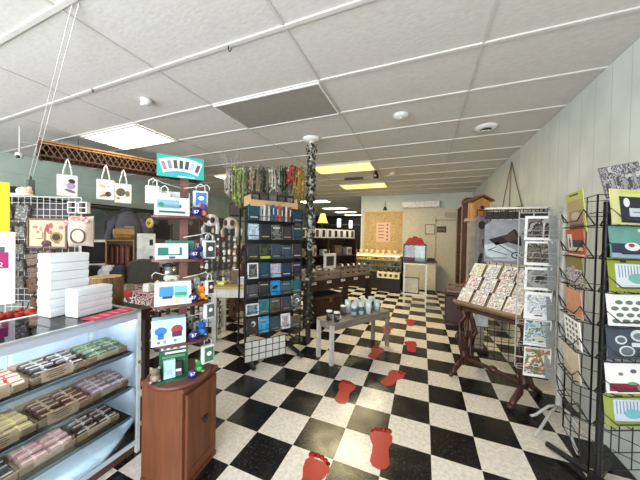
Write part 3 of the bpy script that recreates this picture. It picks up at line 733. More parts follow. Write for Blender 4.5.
for xx in (.02, LL - .02):
    m = MB(); m.box((xx, .15, 0), (.03, .32, .24), WICK); m.build('end_board', t)
for xx in (.4, LL - .4): MB().rod((xx, .15, .1), (xx, .15, CZ - 2.6), .004, BLACK, 5).rod((xx, 0, .1), (xx, .3, .1), .005, BLACK, 5).build('hook', t)
# twin cords
for k, (a, b) in enumerate((((-1.96, .86, CZ), (-4.82, 1.68, 2.2)), ((-1.925, .875, CZ), (-4.78, 1.70, 2.2)))):
    tag(MB().rod(a, b, .0025, mat('cord_white', (220, 216, 212), .6)).build('ceiling_rope'), ['white cord slanting from the near ceiling to the lattice end, outer of two', 'white cord slanting from the near ceiling to the lattice end, inner of two'][k], 'cord', 'twin white cords')
tag(MB().bx(-.03, .03, -.03, .03, 0, .2, mat('hook_grey', (84, 92, 90), .5)).rod((0, 0, .2), (0, 0, .25), .01, BLACK).rod((0, 0, .02), (-2, .1, .02), .012, mat('hook_grey', (84, 92, 90))).build('wall_bracket', None, (-4.8, 1.69, 1.96)), 'grey bracket at the lower end of the twin white cords', 'bracket')
# tote bags
CANV = mat('canvas', (232, 228, 218), .85, vary=.04)
def tote(label, loc, rz, pics, w=.21, h=.3, hl=.22):
    t = thing('tote_bag', label, 'bag', loc, rz, 'tote bags hung from the lattice')
    m = MB(); m.box((0, 0, -hl - h / 2), (w, .03, h), CANV, bev=.012); m.build('body', t)
    for s in (-1, 1):
        MB().tube([(-.045, s * .014, -hl - .03), (-.04, s * .012, -hl + .05), (-.012, s * .004, -.03), (0, 0, .0), (.012, s * .004, -.03), (.04, s * .012, -hl + .05), (.045, s * .014, -hl - .03)], .009, CANV, 5).build('handle', t)
    m = MB()
    for (a, b, w_, h_, c) in pics: m.oval(a * .75, -hl - h / 2 + b * .8, w_ * .75, h_ * .8, -.0152, mat('ink_%d_%d_%d' % c, c, .8), rot=random.uniform(-.4, .4))
    m.build('print', t)
BF = face(.86, -.5)
def onl(s, z): p = LA + (LB - LA) * s; return (p.x + .012, p.y - .006, z)
tote('white tote bag with a purple figure print, nearest of the three hung', onl(.14, 2.50), BF, [(.06, .08, .1, .08, (62, 44, 60)), (.05, .0, .12, .12, (168, 142, 176)), (.04, -.09, .16, .05, (120, 104, 116)), (-.02, .02, .06, .03, (200, 180, 200))])
tote('white tote bag with a cap and landscape print, middle of the three hung', onl(.335, 2.50), BF, [(.04, -.08, .1, .1, (74, 64, 58)), (0, -.1, .2, .05, (150, 130, 110)), (-.05, .06, .12, .05, (214, 180, 120)), (-.03, -.05, .06, .04, (210, 190, 150)), (.05, .06, .08, .03, (170, 180, 180))])
tote('white tote bag with a wreath print, farthest of the three hung', onl(.435, 2.47), BF, [(-.04, .02, .15, .16, (92, 80, 66)), (-.02, .01, .08, .09, (196, 186, 160)), (.07, 0, .08, .12, (120, 112, 80)), (-.08, -.1, .06, .04, (150, 130, 60))])

# ------------------------------------------------------------------ wooden cabinet and its spinner
t = thing('wooden_cabinet', 'small brown wooden cabinet holding the gift spinner beside the glass case', 'cabinet', (-1.405, 1.172, 0), .114)
MB().bx(-.15, .145, -.145, .145, .03, .585, CABW).build('body', t)
MB().box((0, 0, .5975), (.315, .31, .025), CABW, bev=.005).build('top', t)
m = MB(); m.bx(.147, .158, -.125, .125, .06, .565, CABW)
m.build('door', t)
m = MB()
for a, b, c, d in ((-.125, -.085, .06, .565), (.085, .125, .06, .565), (-.085, .085, .06, .11), (-.085, .085, .515, .565)): m.bx(.158, .164, a, b, c, d, CABW)
d = [c for c in t.children if c.name.startswith('door')][0]; m.build('door_frame', d)
m = MB(); m.box((.168, .02, .345), (.012, .05, .02), mat('iron_pull', (40, 30, 26), .4), bev=.004); m.ball((.172, .02, .33), (.008, .018, .018), mat('iron_pull', (40, 30, 26)), 10, 6); m.build('pull', d)
MB().bx(-.15, .15, -.15, .15, 0, .03, CABW).build('plinth', t)

SPR = face(.767, -.641)
SPM = wood('spinner_wood', (80, 42, 34), (110, 62, 50), 'X')
SC = (-1.385, 1.145)
t = thing('gift_spinner', 'tiered brown wooden gift spinner with a teal sign on the cabinet', 'display rack', (SC[0], SC[1], .611), SPR)
m = MB(); m.lathe([(.172, 0), (.178, .008), (.178, .018), (.165, .026), (0, .026)], SPM, 36); m.build('base', t)
MB().box((.01, 0, .64), (.045, .045, 1.23), SPM).build('post', t)
TZ = [.25, .475, .735, .985]
for zz in TZ:
    m = MB(); vs = []; n = 28
    for k in range(n):
        a = 2 * PI * k / n; r = .155 * (1 + .16 * abs(math.sin(2 * a)) ** 2); vs.append((r * math.cos(a), r * .92 * math.sin(a)))
    m.add([(x, y, zz - .012) for x, y in vs] + [(x, y, zz) for x, y in vs], [tuple(range(n))[::-1], tuple(range(n, 2 * n))] + [(i, (i + 1) % n, n + (i + 1) % n, n + i) for i in range(n)], SPM)
    m.build('shelf', t)
TEAL = mat('sign_teal', (28, 156, 142), .4, vary=.06)
m = MB(); m.box((-.008, -.03, 1.285), (.25, .012, .13), TEAL); m.build('sign_board', t)
sb = [c for c in t.children if c.name.startswith('sign_board')][0]
m = MB()
P = [(-.008 + .3 * math.sin(a), 1.04 + .3 * math.cos(a)) for a in [(-1 + k / 8) * .4 for k in range(17)]]
Q = [(-.008 + .225 * math.sin(a), 1.035 + .225 * math.cos(a)) for a in [(1 - k / 8) * .42 for k in range(17)]]
m.prism(P + Q, -.0385, -.036, mat('sign_arc', (206, 236, 240), .4, vary=0)); m.build('arc', sb)
m = MB(); pc = [(150, 112, 124), (130, 120, 130), (60, 54, 62), (52, 66, 48), (70, 48, 62), (150, 170, 184), (84, 60, 80)]
for k in range(7):
    a = (k - 3) * .115; m.rect(-.008 + .262 * math.sin(a), 1.037 + .262 * math.cos(a), .02, .05, -.0385, mat('sign_photo_%d' % k, pc[k], .5), rot=-a)
m.build('photo_print', sb)
m = MB(); m.rect(0, 1.238, .14, .016, -.036, mat('sign_blue', (60, 150, 190), .5)); m.rect(.02, 1.228, .09, .008, -.036, mat('sign_arc', (206, 236, 240))); m.build('caption', sb)
for zz, s in ((1.16, -1), (1.16, 1), (.86, 1), (.61, 1), (.62, -1), (.36, 1), (.2, 1)):
    MB().tube([(0, -.02, zz), (s * .1, -.03, zz + .02), (s * .135, -.035, zz + .035), (s * .15, -.035, zz + .02), (s * .15, -.035, zz)], .0022, WHWIRE, 5).build('wire_hook', t)
def onS(r, d, z):
    c, s = math.cos(SPR), math.sin(SPR); return (SC[0] + c * r + s * d, SC[1] + s * r - c * d, .611 + z)   # r: along the front, d: towards the front
ONS = lambda r, d, z: onS(r, d, z)
LV = {0: 'base board', 1: 'lowest shelf', 2: 'second shelf', 3: 'third shelf', 4: 'top shelf'}
ZL = [.0275] + [z + .0015 for z in TZ]
def gift_box(label, r, d, z, w, h, dp, body, pics, rz=0, slope=0):
    t = thing('gift_box', label, 'box', onS(r, d, z), SPR + rz, 'boxes on the gift spinner')
    m = MB()
    vs = [(-w / 2, -dp / 2, 0), (w / 2, -dp / 2, 0), (w / 2, dp / 2, 0), (-w / 2, dp / 2, 0), (-w / 2, -dp / 2 + slope, h), (w / 2, -dp / 2 + slope, h), (w / 2, dp / 2, h), (-w / 2, dp / 2, h)]
    m.add(vs, [(0, 3, 2, 1), (4, 5, 6, 7), (0, 1, 5, 4), (1, 2, 6, 5), (2, 3, 7, 6), (3, 0, 4, 7)], body); m.build('carton', t)
    m = MB(); tl = math.atan2(slope, h); M = Matrix.Translation((0, -dp / 2, 0)) @ Matrix.Rotation(-tl, 4, 'X')
    for sh, a, b, w_, h_, c in pics:
        mm = MB(); getattr(mm, 'rect' if sh == 'r' else 'oval')(a, b, w_, h_, -.0004, mat('pr_%d_%d_%d' % c, c, .5, vary=.05), t=.001)
        for me in [mm]: m.add(me.v, me.f, me.m[0], False, M)
    m.build('print', t)
BW = mat('box_white', (204, 209, 208), .45, vary=.02); BG = mat('box_green', (30, 84, 58), .45); BB = mat('box_pale_blue', (176, 214, 232), .45, vary=.03); BT = mat('box_teal', (26, 116, 98), .45)
gift_box('white gift box with dark photo row at the back of the top shelf', -.04, -.01, ZL[4], .16, .15, .05, BW, [('r', -.05 + k * .026, .085, .018, .03, pc[k]) for k in range(5)] + [('r', 0, .115, .12, .01, (200, 190, 180))])
gift_box('white and green landscape box at the front of the top shelf', -.05, .09, ZL[4], .175, .105, .06, BW, [('r', -.02, .065, .11, .05, (120, 168, 186)), ('r', 0, .056, .09, .02, (70, 90, 100)), ('o', -.055, .06, .03, .03, (60, 190, 90)), ('r', 0, .02, .13, .012, (70, 70, 76))], .05, .02)
gift_box('dark green box with white label on the third shelf', -.01, .03, ZL[3], .15, .105, .05, BT, [('r', 0, .05, .06, .055, (214, 226, 226))])
gift_box('white box with green wedge print on the third shelf', -.05, .09, ZL[3], .165, .09, .05, BW, [('r', -.01, .045, .12, .045, (24, 110, 92)), ('r', .01, .05, .055, .04, (220, 232, 230)), ('r', 0, .01, .03, .012, (70, 70, 70))], .1, .01)
gift_box('white box with blue and teal pictures on the second shelf', -.04, .085, ZL[2], .185, .125, .09, BW, [('r', -.035, .08, .07, .055, (52, 132, 190)), ('r', .038, .08, .065, .055, (110, 180, 190)), ('r', .038, .055, .06, .03, (90, 180, 140)), ('r', -.03, .045, .05, .014, (40, 60, 80)), ('o', .02, .02, .022, .018, (230, 190, 60)), ('r', -.03, .02, .06, .012, (190, 200, 190))], .05, .05)
gift_box('pale blue box with blue and red figure pictures on the lowest shelf', -.06, .085, ZL[1], .17, .14, .09, BB, [('o', -.04, .08, .06, .045, (40, 110, 190)), ('r', -.04, .05, .03, .03, (40, 100, 180)), ('o', .04, .08, .06, .05, (150, 40, 60)), ('r', .04, .055, .05, .03, (60, 40, 70)), ('r', 0, .02, .14, .03, (226, 232, 236)), ('o', -.02, .02, .018, .02, (60, 60, 70)), ('o', .03, .02, .018, .02, (60, 60, 70)), ('o', -.05, .02, .018, .02, (90, 80, 70))], .05, .02)
gift_box('tall green display box with white strips at the back of the base board', -.035, .02, ZL[0], .15, .19, .06, BG, [('r', 0, .175, .13, .024, (214, 214, 224)), ('r', -.045, .175, .018, .02, (60, 54, 70)), ('r', -.01, .175, .018, .02, (60, 54, 70)), ('r', .025, .175, .018, .02, (60, 54, 70)), ('r', .01, .145, .11, .012, (220, 230, 220)), ('r', 0, .12, .12, .014, (90, 140, 90)), ('r', 0, .09, .12, .012, (60, 110, 70))])
for k, (r, d) in enumerate(((-.055, .085), (-.01, .075))):
    gift_box(['pale blue card pack leaning on the green box, front one', 'small black and white card pack beside the pale blue one'][k], r, d, ZL[0] + .012, (.06, .04)[k], (.1, .08)[k], .014, (BB, mat('box_black', (34, 34, 38), .4))[k], ([('r', 0, .05, .03, .06, (150, 180, 214)), ('o', 0, .06, .014, .03, (40, 54, 90))], [('r', 0, .05, .03, .05, (220, 226, 222)), ('o', 0, .05, .014, .02, (50, 50, 50))])[k], .1 if k == 0 else -.1, .035)
tag(MB().bx(-.08, .07, -.03, .05, 0, .01, BG).build('green_tray', None, onS(-.035, .09, ZL[0]), (0, 0, SPR)), 'flat green tray under the card packs on the spinner base', 'tray')
# purple price tags
PUR = mat('tag_purple', (48, 40, 104), .4, vary=.05)
def price_tag(label, r, d, z):
    t = thing('price_tag', label, 'price tag', onS(r, d, z), SPR, 'round purple price tags on the gift spinner')
    MB().lathe([(.027, 0), (.028, .004), (0, .005)], PUR, 22, M=Matrix.Translation((0, 0, .028)) @ Matrix.Rotation(PI / 2, 4, 'X')).build('disc', t)
    text('$7', .026, CARD, t, (0, -.006, .029), name='lettering'); MB().bx(-.018, .018, -.012, .016, 0, .006, PUR).build('stand', t)
for k, (r, d, l) in enumerate(((.075, .1, 4), (.07, .11, 3), (.065, .11, 2), (.07, .115, 1), (.065, .13, 0))):
    price_tag(f'round purple price tag on the {LV[l]} of the gift spinner', r, d, ZL[l])
# hanging bags
def mini_bag(label, r, d, ztop, w, h, body, front, tilt=0, rz=0):
    t = thing('mini_bag', label, 'bag', onS(r, d, ztop), SPR + rz, 'little bags hung on the gift spinner')
    m = MB(); m.box((0, 0, -.045 - h / 2), (w, .03, h), body, bev=.004); m.build('body', t)
    MB().tube([(-w * .3, 0, -.05), (-w * .28, 0, -.015), (0, 0, 0), (w * .28, 0, -.015), (w * .3, 0, -.05)], .003, body, 5).build('handle', t)
    m = MB(); m.rect(w * .05, -.045 - h / 2, w * .72, h * .8, -.0152, front); m.oval(w * .05, -.045 - h * .45, w * .4, h * .25, -.0164, CARD); m.build('print', t)
mini_bag('small blue and white bag hung at the top of the gift spinner', .1, .04, 1.195, .085, .1, BW, mat('bag_blue', (36, 106, 170), .5), rz=-.1)
mini_bag('white cloth bag hung at the far top corner of the gift spinner', -.15, .04, 1.2, .07, .1, CANV, CANV)
mini_bag('white and black bag hung above the third shelf of the spinner', .15, .06, .89, .075, .115, BW, mat('bag_grey', (58, 62, 66), .5), rz=.3)
mini_bag('white and dark red bag hung above the second shelf of the spinner', .155, .06, .64, .05, .09, BW, mat('bag_wine', (70, 36, 44), .5), rz=.5)
mini_bag('white bag with a black panel hung above the lowest shelf', .155, .06, .5, .06, .1, BW, mat('bag_green', (70, 96, 84), .5), rz=.4)
mini_bag('white and green bag hung above the spinner base', .15, .07, .235, .075, .11, BW, mat('bag_leaf', (62, 112, 80), .5), rz=.3)
mini_bag('cream cloth bag leaning behind the landscape box on top', -.09, .07, 1.16, .06, .08, CANV, CANV)
# plush and figurines
def plush(label, loc, s, c1, c2, rz):
    t = thing('plush_toy', label, 'plush toy', loc, rz, 'plush toys on the gift spinner')
    a = mat('plush_%d_%d_%d' % c1, c1, .9); b = mat('plush_%d_%d_%d' % c2, c2, .9)
    m = MB(); m.ball((0, 0, s * .42), (s * .45, s * .38, s * .42), a, 12, 8); m.ball((0, -s * .12, s * 1.0), (s * .38, s * .34, s * .33), a, 12, 8); m.ball((0, -s * .28, s * .4), (s * .28, s * .16, s * .3), b, 10, 6); m.build('body', t)
    for k in (-1, 1):
        MB().ball((k * s * .3, -s * .05, s * 1.28), (s * .13, s * .09, s * .16), b, 8, 6).build('ear', t); MB().ball((k * s * .34, -s * .25, s * .12), (s * .17, s * .22, s * .12), b, 8, 6).build('paw', t)
        MB().ball((k * s * .14, -s * .43, s * 1.05), s * .045, INK, 6, 4).build('eye', t)
plush('purple and orange plush toy on the top shelf of the gift spinner', onS(.115, .06, ZL[4]), .062, (96, 70, 140), (206, 128, 70), SPR)
plush('navy plush toy on the third shelf of the gift spinner', onS(.105, .055, ZL[3]), .056, (40, 46, 96), (150, 150, 180), SPR)
plush('orange plush toy on the second shelf of the gift spinner', onS(.115, .05, ZL[2]), .064, (214, 116, 40), (236, 170, 60), SPR)
plush('bright blue plush toy on the lowest shelf of the gift spinner', onS(.115, .05, ZL[1]), .064, (36, 84, 170), (70, 140, 210), SPR)
plush('green plush toy on the base board of the gift spinner', onS(.105, .06, ZL[0]), .056, (40, 130, 64), (120, 190, 120), SPR)
plush('taupe plush toy beside the green display box', onS(-.125, .07, ZL[0]), .06, (128, 112, 98), (160, 146, 128), SPR)
plush('dark brown plush toy at the edge of the lowest spinner shelf', onS(-.135, .02, ZL[1]), .05, (70, 60, 52), (120, 104, 88), SPR)
plush('golden plush toy behind the box on the second shelf', onS(-.1, -.03, ZL[2]), .085, (206, 160, 70), (226, 190, 110), SPR)
fg = None; FC = [(206, 206, 202), (120, 116, 110), (90, 98, 106), (186, 180, 170), (70, 66, 64)]; fn = ['white', 'grey', 'slate', 'ivory', 'charcoal']
q = 0
for lvl in (1, 3, 4, 2):
    for k in range(5 if lvl != 4 else 2):
        c = (k + lvl) % 5; mm = mat('figurine_' + fn[c], FC[c], .4)
        m = MB(); m.lathe([(.012, 0), (.014, .004), (.009, .02), (.011, .032), (.004, .04), (0, .041)], mm, 9); m.ball((0, 0, .048), .0105, mm, 8, 5)
        dd = -.02 if lvl in (1, 2) else -.05
        tag(m.build('figurine', None, onS(-.09 + k * .042, dd - .02, ZL[lvl])), f'small {fn[c]} figurine behind the boxes on the {LV[lvl]} of the spinner, {ORD[k]} along', 'figurine', 'figurines on the gift spinner')

# more little goods crowding the spinner tiers
KC = [((170, 160, 150), 'beige'), ((60, 60, 64), 'charcoal'), ((206, 204, 200), 'white'), ((110, 60, 70), 'wine'), ((70, 100, 110), 'teal'), ((150, 130, 80), 'ochre')]
kr = {}
for lvl in (1, 2, 3, 4):
    for k in range(8):
        c, nm = KC[(k * 5 + lvl) % 6]
        if nm not in kr:
            m = MB(); m.box((0, 0, .035), (.034, .03, .07), mat('packet_' + nm.replace(' ', '_'), c, .5), bev=.006); m.rect(0, .04, .022, .03, -.0152, CARD); m.oval(0, .04, .012, .016, -.0164, INK)
            o = kr[nm] = m.build('toy_packet')
        else: o = kr[nm].copy(); COL.objects.link(o)
        a = (k - 3.5) * .036
        o.location = onS(a, -.075 - .02 * (k % 2), ZL[lvl]); o.rotation_euler = (0, 0, SPR + random.uniform(-.4, .4)); o.scale = (1, 1, random.uniform(1, 1.7))
        tag(o, f'{nm} toy packet, {LV[lvl]} of the gift spinner, at the back, {ORD[k]} along', 'packet', 'toy packets on the gift spinner')

# ------------------------------------------------------------------ far left corner
SLATE = mat('sweat_grey', (92, 90, 96), .9)
t = table('display_table', 'dark long table along the green wall under the wooden crate', (-4.72, 2.86, 0), .5, 1.2, .5, .92, DARKW, DARKW)
WCR = wood('crate_wood', (150, 108, 74), (182, 140, 100), 'X')
t = thing('wooden_crate', 'open wooden crate with brown leather inside, standing behind the dark case', 'crate', (-4.72, 2.72, .921), face(.86, -.5))
for nm, b in (('side', (-.19, -.17, -.1, .12, 0, .45)), ('side', (.17, .19, -.1, .12, 0, .45)), ('top', (-.17, .17, -.1, .12, .43, .45)), ('bottom', (-.17, .17, -.1, .12, 0, .02)), ('back_panel', (-.17, .17, .1, .12, .02, .43))): MB().bx(*b, WCR).build(nm, t)
LEA = mat('leather_brown', (96, 44, 32), .5)
for k in range(4):
    o = MB().box((0, 0, .17), (.075, .1, .34), LEA, bev=.02).rod((0, -.052, .04), (0, -.052, .3), .006, mat('leather_tan', (170, 120, 84), .5)).build('leather_satchel', None, Vector((-4.72, 2.72, .945)) + Vector((math.cos(.527), math.sin(.527), 0)) * (-.12 + k * .08), (0, 0, face(.86, -.5)))
    tag(o, f'brown leather satchel standing in the wooden crate, {ORD[k]} of four', 'bag', 'satchels in the wooden crate')
t = thing('handbag', 'tan folded handbag lying on top of the wooden crate', 'bag', (-4.66, 2.74, 1.373), face(.86, -.5))
m = MB(); m.box((0, 0, .1), (.28, .18, .2), mat('tan_bag', (160, 118, 64), .6), bev=.05); m.build('body', t); MB().box((0, -.08, .13), (.29, .06, .1), mat('tan_flap', (180, 140, 84), .6), bev=.025).build('flap', t)
t = thing('white_shadow_frame', 'white open frame box on the dark table left of the wooden crate', 'frame', (-5.2, 2.62, .921), face(.9, -.43))
f = MB()
for a, b, c, d in ((-.22, -.18, 0, .44), (.18, .22, 0, .44), (-.18, .18, .4, .44), (-.18, .18, 0, .03)): f.bx(a, b, -.05, .03, c, d, WHITE)
f.build('frame', t); MB().bx(-.18, .18, .01, .03, .03, .4, BLACK).build('back_panel', t)
# jacket on a stand
t = thing('dress_form', 'dark grey sweatshirt on a dress form by the green wall', 'dress form', (-5.55, 3.35, 0), face(.88, -.47))
MB().lathe([(0, 0), (.2, 0), (.2, .02), (.03, .05)], BLACK, 16).build('base', t); MB().rod((0, 0, .04), (0, 0, 1.15), .02, BLACK, 8).build('pole', t)
m = MB(); prof = [(.17, .11, 1.1), (.2, .13, 1.2), (.21, .14, 1.45), (.24, .14, 1.7), (.2, .12, 1.82), (.1, .08, 1.9), (.085, .08, 1.93)]
n = 18; vs = []
for a, b, z in prof:
    for i in range(n): vs.append((a * math.cos(2 * PI * i / n), b * math.sin(2 * PI * i / n), z))
m.add(vs, [(k * n + i, k * n + (i + 1) % n, (k + 1) * n + (i + 1) % n, (k + 1) * n + i) for k in range(len(prof) - 1) for i in range(n)] + [tuple(range(n))[::-1]], SLATE, True)
for s in (-1, 1): m.tube([(s * .17, 0, 1.78), (s * .27, -.01, 1.66), (s * .32, -.03, 1.4), (s * .33, -.05, 1.16)], [.075, .08, .065, .055], SLATE, 9)
m.build('sweatshirt', t)
m = MB(); m.tube([(.1 * math.cos(a), .1 * math.sin(a) * .9, 1.93 - .03 * math.sin(a)) for a in [2 * PI * k / 14 for k in range(14)]], .035, mat('sweat_hood', (58, 58, 64), .9), 8, True); m.build('hood', t)
m = MB(); m.rect(0, 1.6, .16, .05, -.142, mat('sweat_print', (140, 138, 140), .8)); m.build('print', t)
# boards, grey tees
for k, (px, py, w_, c, nm) in enumerate(((-5.75, 2.35, .3, (96, 92, 96), 'grey'), (-6.05, 3.0, .34, (92, 98, 96), 'green grey'), (-5.9, 3.9, .34, (104, 100, 102), 'ash grey'), (-6.0, 4.4, .34, (84, 78, 80), 'charcoal'), (-5.5, 4.5, .3, (104, 100, 98), 'pale grey'))):
    mm = mat('shirt_%d' % k, c, .9)
    t = thing('tee_shirt', f'{nm} shirt hung on the long rail by the green wall', 'shirt', (px, py, 1.25), face(.88, -.47), 'shirts on the long rail')
    m = MB(); m.prism([(-.17, .1), (.17, .1), (.17, .48), (.24, .44), (.28, .54), (.17, .66), (.08, .7), (-.08, .7), (-.17, .66), (-.28, .54), (-.24, .44), (-.17, .48)], -.03, .03, mm); m.build('body', t)
    MB().tube([(-.15, 0, .67), (0, 0, .74), (.15, 0, .67)], .006, BLACK, 5).tube([(0, 0, .74), (0, 0, .78), (.02, 0, .8), (.03, 0, .78)], .004, BLACK, 5).build('hanger', t)
t = thing('clothes_rail', 'long dark clothes rail standing along the green wall', 'rail', (-5.9, 3.5, 0))
MB().rod((.15, -1.6, 2.02), (-.1, 1.6, 2.02), .016, BLACK, 8).build('bar', t)
for p in ((.15, -1.55), (-.1, 1.55)): MB().rod((p[0], p[1], .02), (p[0], p[1], 2.02), .016, BLACK, 8).bx(p[0] - .25, p[0] + .25, p[1] - .02, p[1] + .02, 0, .03, BLACK).build('leg', t)
# suitcase & pots on the cloth table
OLV = mat('case_olive', (58, 54, 46), .55)
t = thing('suitcase', 'dark olive hard case with rounded top standing on the red cloth', 'suitcase', (-3.98, 2.62, .731), face(.86, -.5))
P = [(-.2, 0), (.2, 0), (.2, .27)] + [(.2 * math.cos(a) * 1.0, .27 + .09 * math.sin(a)) for a in [PI * k / 10 for k in range(1, 10)]] + [(-.2, .27)]
MB().prism(P, -.08, .08, OLV).build('body', t); MB().tube([(-.2, -.083, 0), (-.2, -.083, .27)] + [(-p[0] * -1, -.083, p[1]) for p in P[3:12]][::-1] + [(.2, -.083, .27), (.2, -.083, 0)], .008, mat('case_trim', (90, 82, 66), .5), 5).build('trim_band', t)
t = thing('steel_pot', 'stainless steel canister with dark lid beside the dark olive case', 'canister', (-3.8, 2.92, .731))
MB().lathe([(0, 0), (.1, 0), (.1, .24), (.0, .242)], mat('steel', (170, 172, 174), .25, .8), 18).build('body', t); MB().lathe([(.105, .24), (.105, .265), (.03, .29), (0, .29)], BLACK, 18).build('lid', t)
# black and white bags heap behind the boxes
for k, (dx, c, nm) in enumerate(((0, (30, 30, 36), 'black'), (.18, (208, 208, 210), 'white'), (.32, (36, 40, 56), 'navy'))):
    tag(MB().box((0, 0, .12), (.2, .14, .24), mat('cloth_' + nm, c, .8), bev=.05).box((.03, -.02, .24), (.14, .12, .1), mat('cloth_' + nm, c), bev=.04).build('folded_cloth', None, (-4.35 + dx * .8, 2.15 + dx * .55, .731), (0, 0, .4 + .2 * k)), f'{nm} bundle of cloth on the red table beside the log', 'cloth bundle')
# stack of white cartons with black marks
for k in range(3):
    m = MB(); m.box((0, 0, .14), (.26, .24, .28), WHITE, bev=.004); m.rect(.07, .13, .05, .1, -.12, INK)
    if k < 2: z = .921 + k * .282; loc = (-4.46, 2.98, z)
    else: loc = (-4.22, 3.12, .921)
    tag(m.build('white_carton', None, loc, (0, 0, face(.84, -.54))), ['white carton with a black mark, lower one beside the wooden crate', 'white carton with a black mark, stacked upper one by the crate', 'white carton standing alone behind the steel canister'][k], 'carton', 'white cartons with black marks')
t = thing('paper_flower', 'large dried yellow paper flower on the white cartons', 'flower', (-4.46, 2.98, 1.486))
MB().rod((0, 0, 0), (.1, 0, .14), .006, mat('stem_green', (110, 110, 70), .8)).build('stem', t)
m = MB()
for k in range(12): a = 2 * PI * k / 12; m.ball((.1 + .06 * math.cos(a), -.01, .18 + .05 * math.sin(a)), (.04, .02, .04), mat('petal_dry', (196, 176, 116), .8), 7, 5)
m.build('petals', t); MB().ball((.1, -.03, .18), .03, mat('petal_heart', (150, 130, 84), .8)).build('flower_head', t)

# ------------------------------------------------------------------ black grid panel with trinkets
KG = math.atan2(.33, .94)
gridwall('grid_panel', 'black wire grid panel full of trinkets behind the gift spinner', (-3.02, 3.3, 0), KG, .85, 1.72, .05, BLACK, .085, .0035, .008)
kd = Vector((math.cos(KG), math.sin(KG), 0)); kn = Vector((kd.y, -kd.x, 0))
def onk(u, off, z): p = Vector((-3.02, 3.3, 0)) + kd * u + kn * off; return (p.x, p.y, z)
TC = [((38, 34, 36), 'black'), ((120, 30, 36), 'dark red'), ((206, 202, 196), 'white'), ((128, 118, 106), 'taupe'), ((66, 52, 44), 'brown'), ((70, 74, 84), 'slate'), ((160, 138, 104), 'beige')]
tp = {}
def trinket(k, kind):
    c, nm = TC[k]; mm = mat('trinket_c%d' % k, c, .5); m = MB()
    m.tube([(0, 0, 0), (.012, -.004, .012), (0, -.008, .024), (-.012, -.004, .012)], .002, ALU, 4, True)
    if kind == 0: m.box((0, -.006, -.045), (.045, .018, .08), mm, bev=.008)
    elif kind == 1: m.ball((0, -.008, -.04), (.028, .02, .034), mm, 8, 6); m.ball((0, -.01, -.082), (.02, .016, .018), mm, 8, 5)
    else: m.prism([(-.03, -.1), (.03, -.1), (.022, -.02), (0, 0), (-.022, -.02)], -.014, .0, mm); m.rect(0, -.07, .04, .03, -.014, mat('trinket_c2', TC[2][0], .5))
    return m
for r in range(12):
    for c in range(9):
        z = 1.6 - r * .115
        k = random.choice((0, 0, 0, 1, 2, 2, 3, 3, 4, 4, 5, 6)); kind = random.randrange(3)
        if z < .5 and random.random() < .4: continue
        key = (k, kind)
        if key not in tp: o = tp[key] = trinket(k, kind).build('hanging_trinket')
        else: o = tp[key].copy(); COL.objects.link(o)
        o.location = onk(-.37 + c * .093, .02 + random.random() * .015, z); o.rotation_euler = (0, random.uniform(-.15, .15), KG + random.uniform(-.3, .3))
        tag(o, f'{TC[k][1]} trinket hung on the black grid panel, {ORD[r]} row down, {ORD[c]} along', 'trinket', 'trinkets on the black grid panel')
def plush_hat(label, u, c, c2, z):
    t = thing('plush_hat', label, 'hat', onk(u, .06, z), KG, 'hats on the black grid panel')
    mm = mat('hat_%d_%d_%d' % c, c, .9); m2 = mat('hat_%d_%d_%d' % c2, c2, .9)
    m = MB(); m.ball((0, 0, .06), (.12, .09, .1), mm, 14, 9); m.build('crown', t)
    m = MB(); m.ball((-.05, -.07, .06), (.04, .03, .05), m2, 9, 6); m.ball((.05, -.07, .06), (.04, .03, .05), m2, 9, 6); m.build('patch', t)
    for s in (-1, 1): MB().tube([(s * .1, 0, .02), (s * .12, -.02, -.07), (s * .11, -.03, -.16)], [.035, .035, .028], mm, 8).build('ear_flap', t)
plush_hat('white and black furry hat on the black grid panel, nearer the spinner', -.2, (206, 200, 196), (40, 38, 40), 1.66)
plush_hat('beige hooded hat on the black grid panel, nearer the book rack', .12, (188, 174, 156), (70, 60, 52), 1.62)
tag(MB().box((0, 0, .11), (.22, .1, .22), mat('bag_umber', (44, 32, 30), .7), bev=.04).tube([(-.08, 0, .2), (-.05, 0, .34), (.05, 0, .34), (.08, 0, .2)], .01, mat('bag_umber', (44, 32, 30)), 6).build('brown_bag', None, onk(.2, .02, 1.79), (0, 0, KG)), 'dark umber bag above the beige hooded hat', 'bag')
# white board low on a second black grid
t = thing('wire_basket', 'low black wire basket with white panels on the floor by the white legged table', 'basket', (-2.98, 3.0, 0), KG)
m = MB()
for yy in (-.1, .1):
    for k in range(5): m.rod((-.16 + k * .08, yy, 0), (-.16 + k * .08, yy, .42), .004, BLACK, 5)
    for k in range(6): m.rod((-.16, yy, .01 + k * .08), (.16, yy, .01 + k * .08), .004, BLACK, 5)
for xx in (-.16, .16):
    for k in range(6): m.rod((xx, -.1, .01 + k * .08), (xx, .1, .01 + k * .08), .004, BLACK, 5)
m.build('wire_frame', t); MB().bx(-.15, .15, -.08, -.074, .1, .4, CARD).build('panel', t)

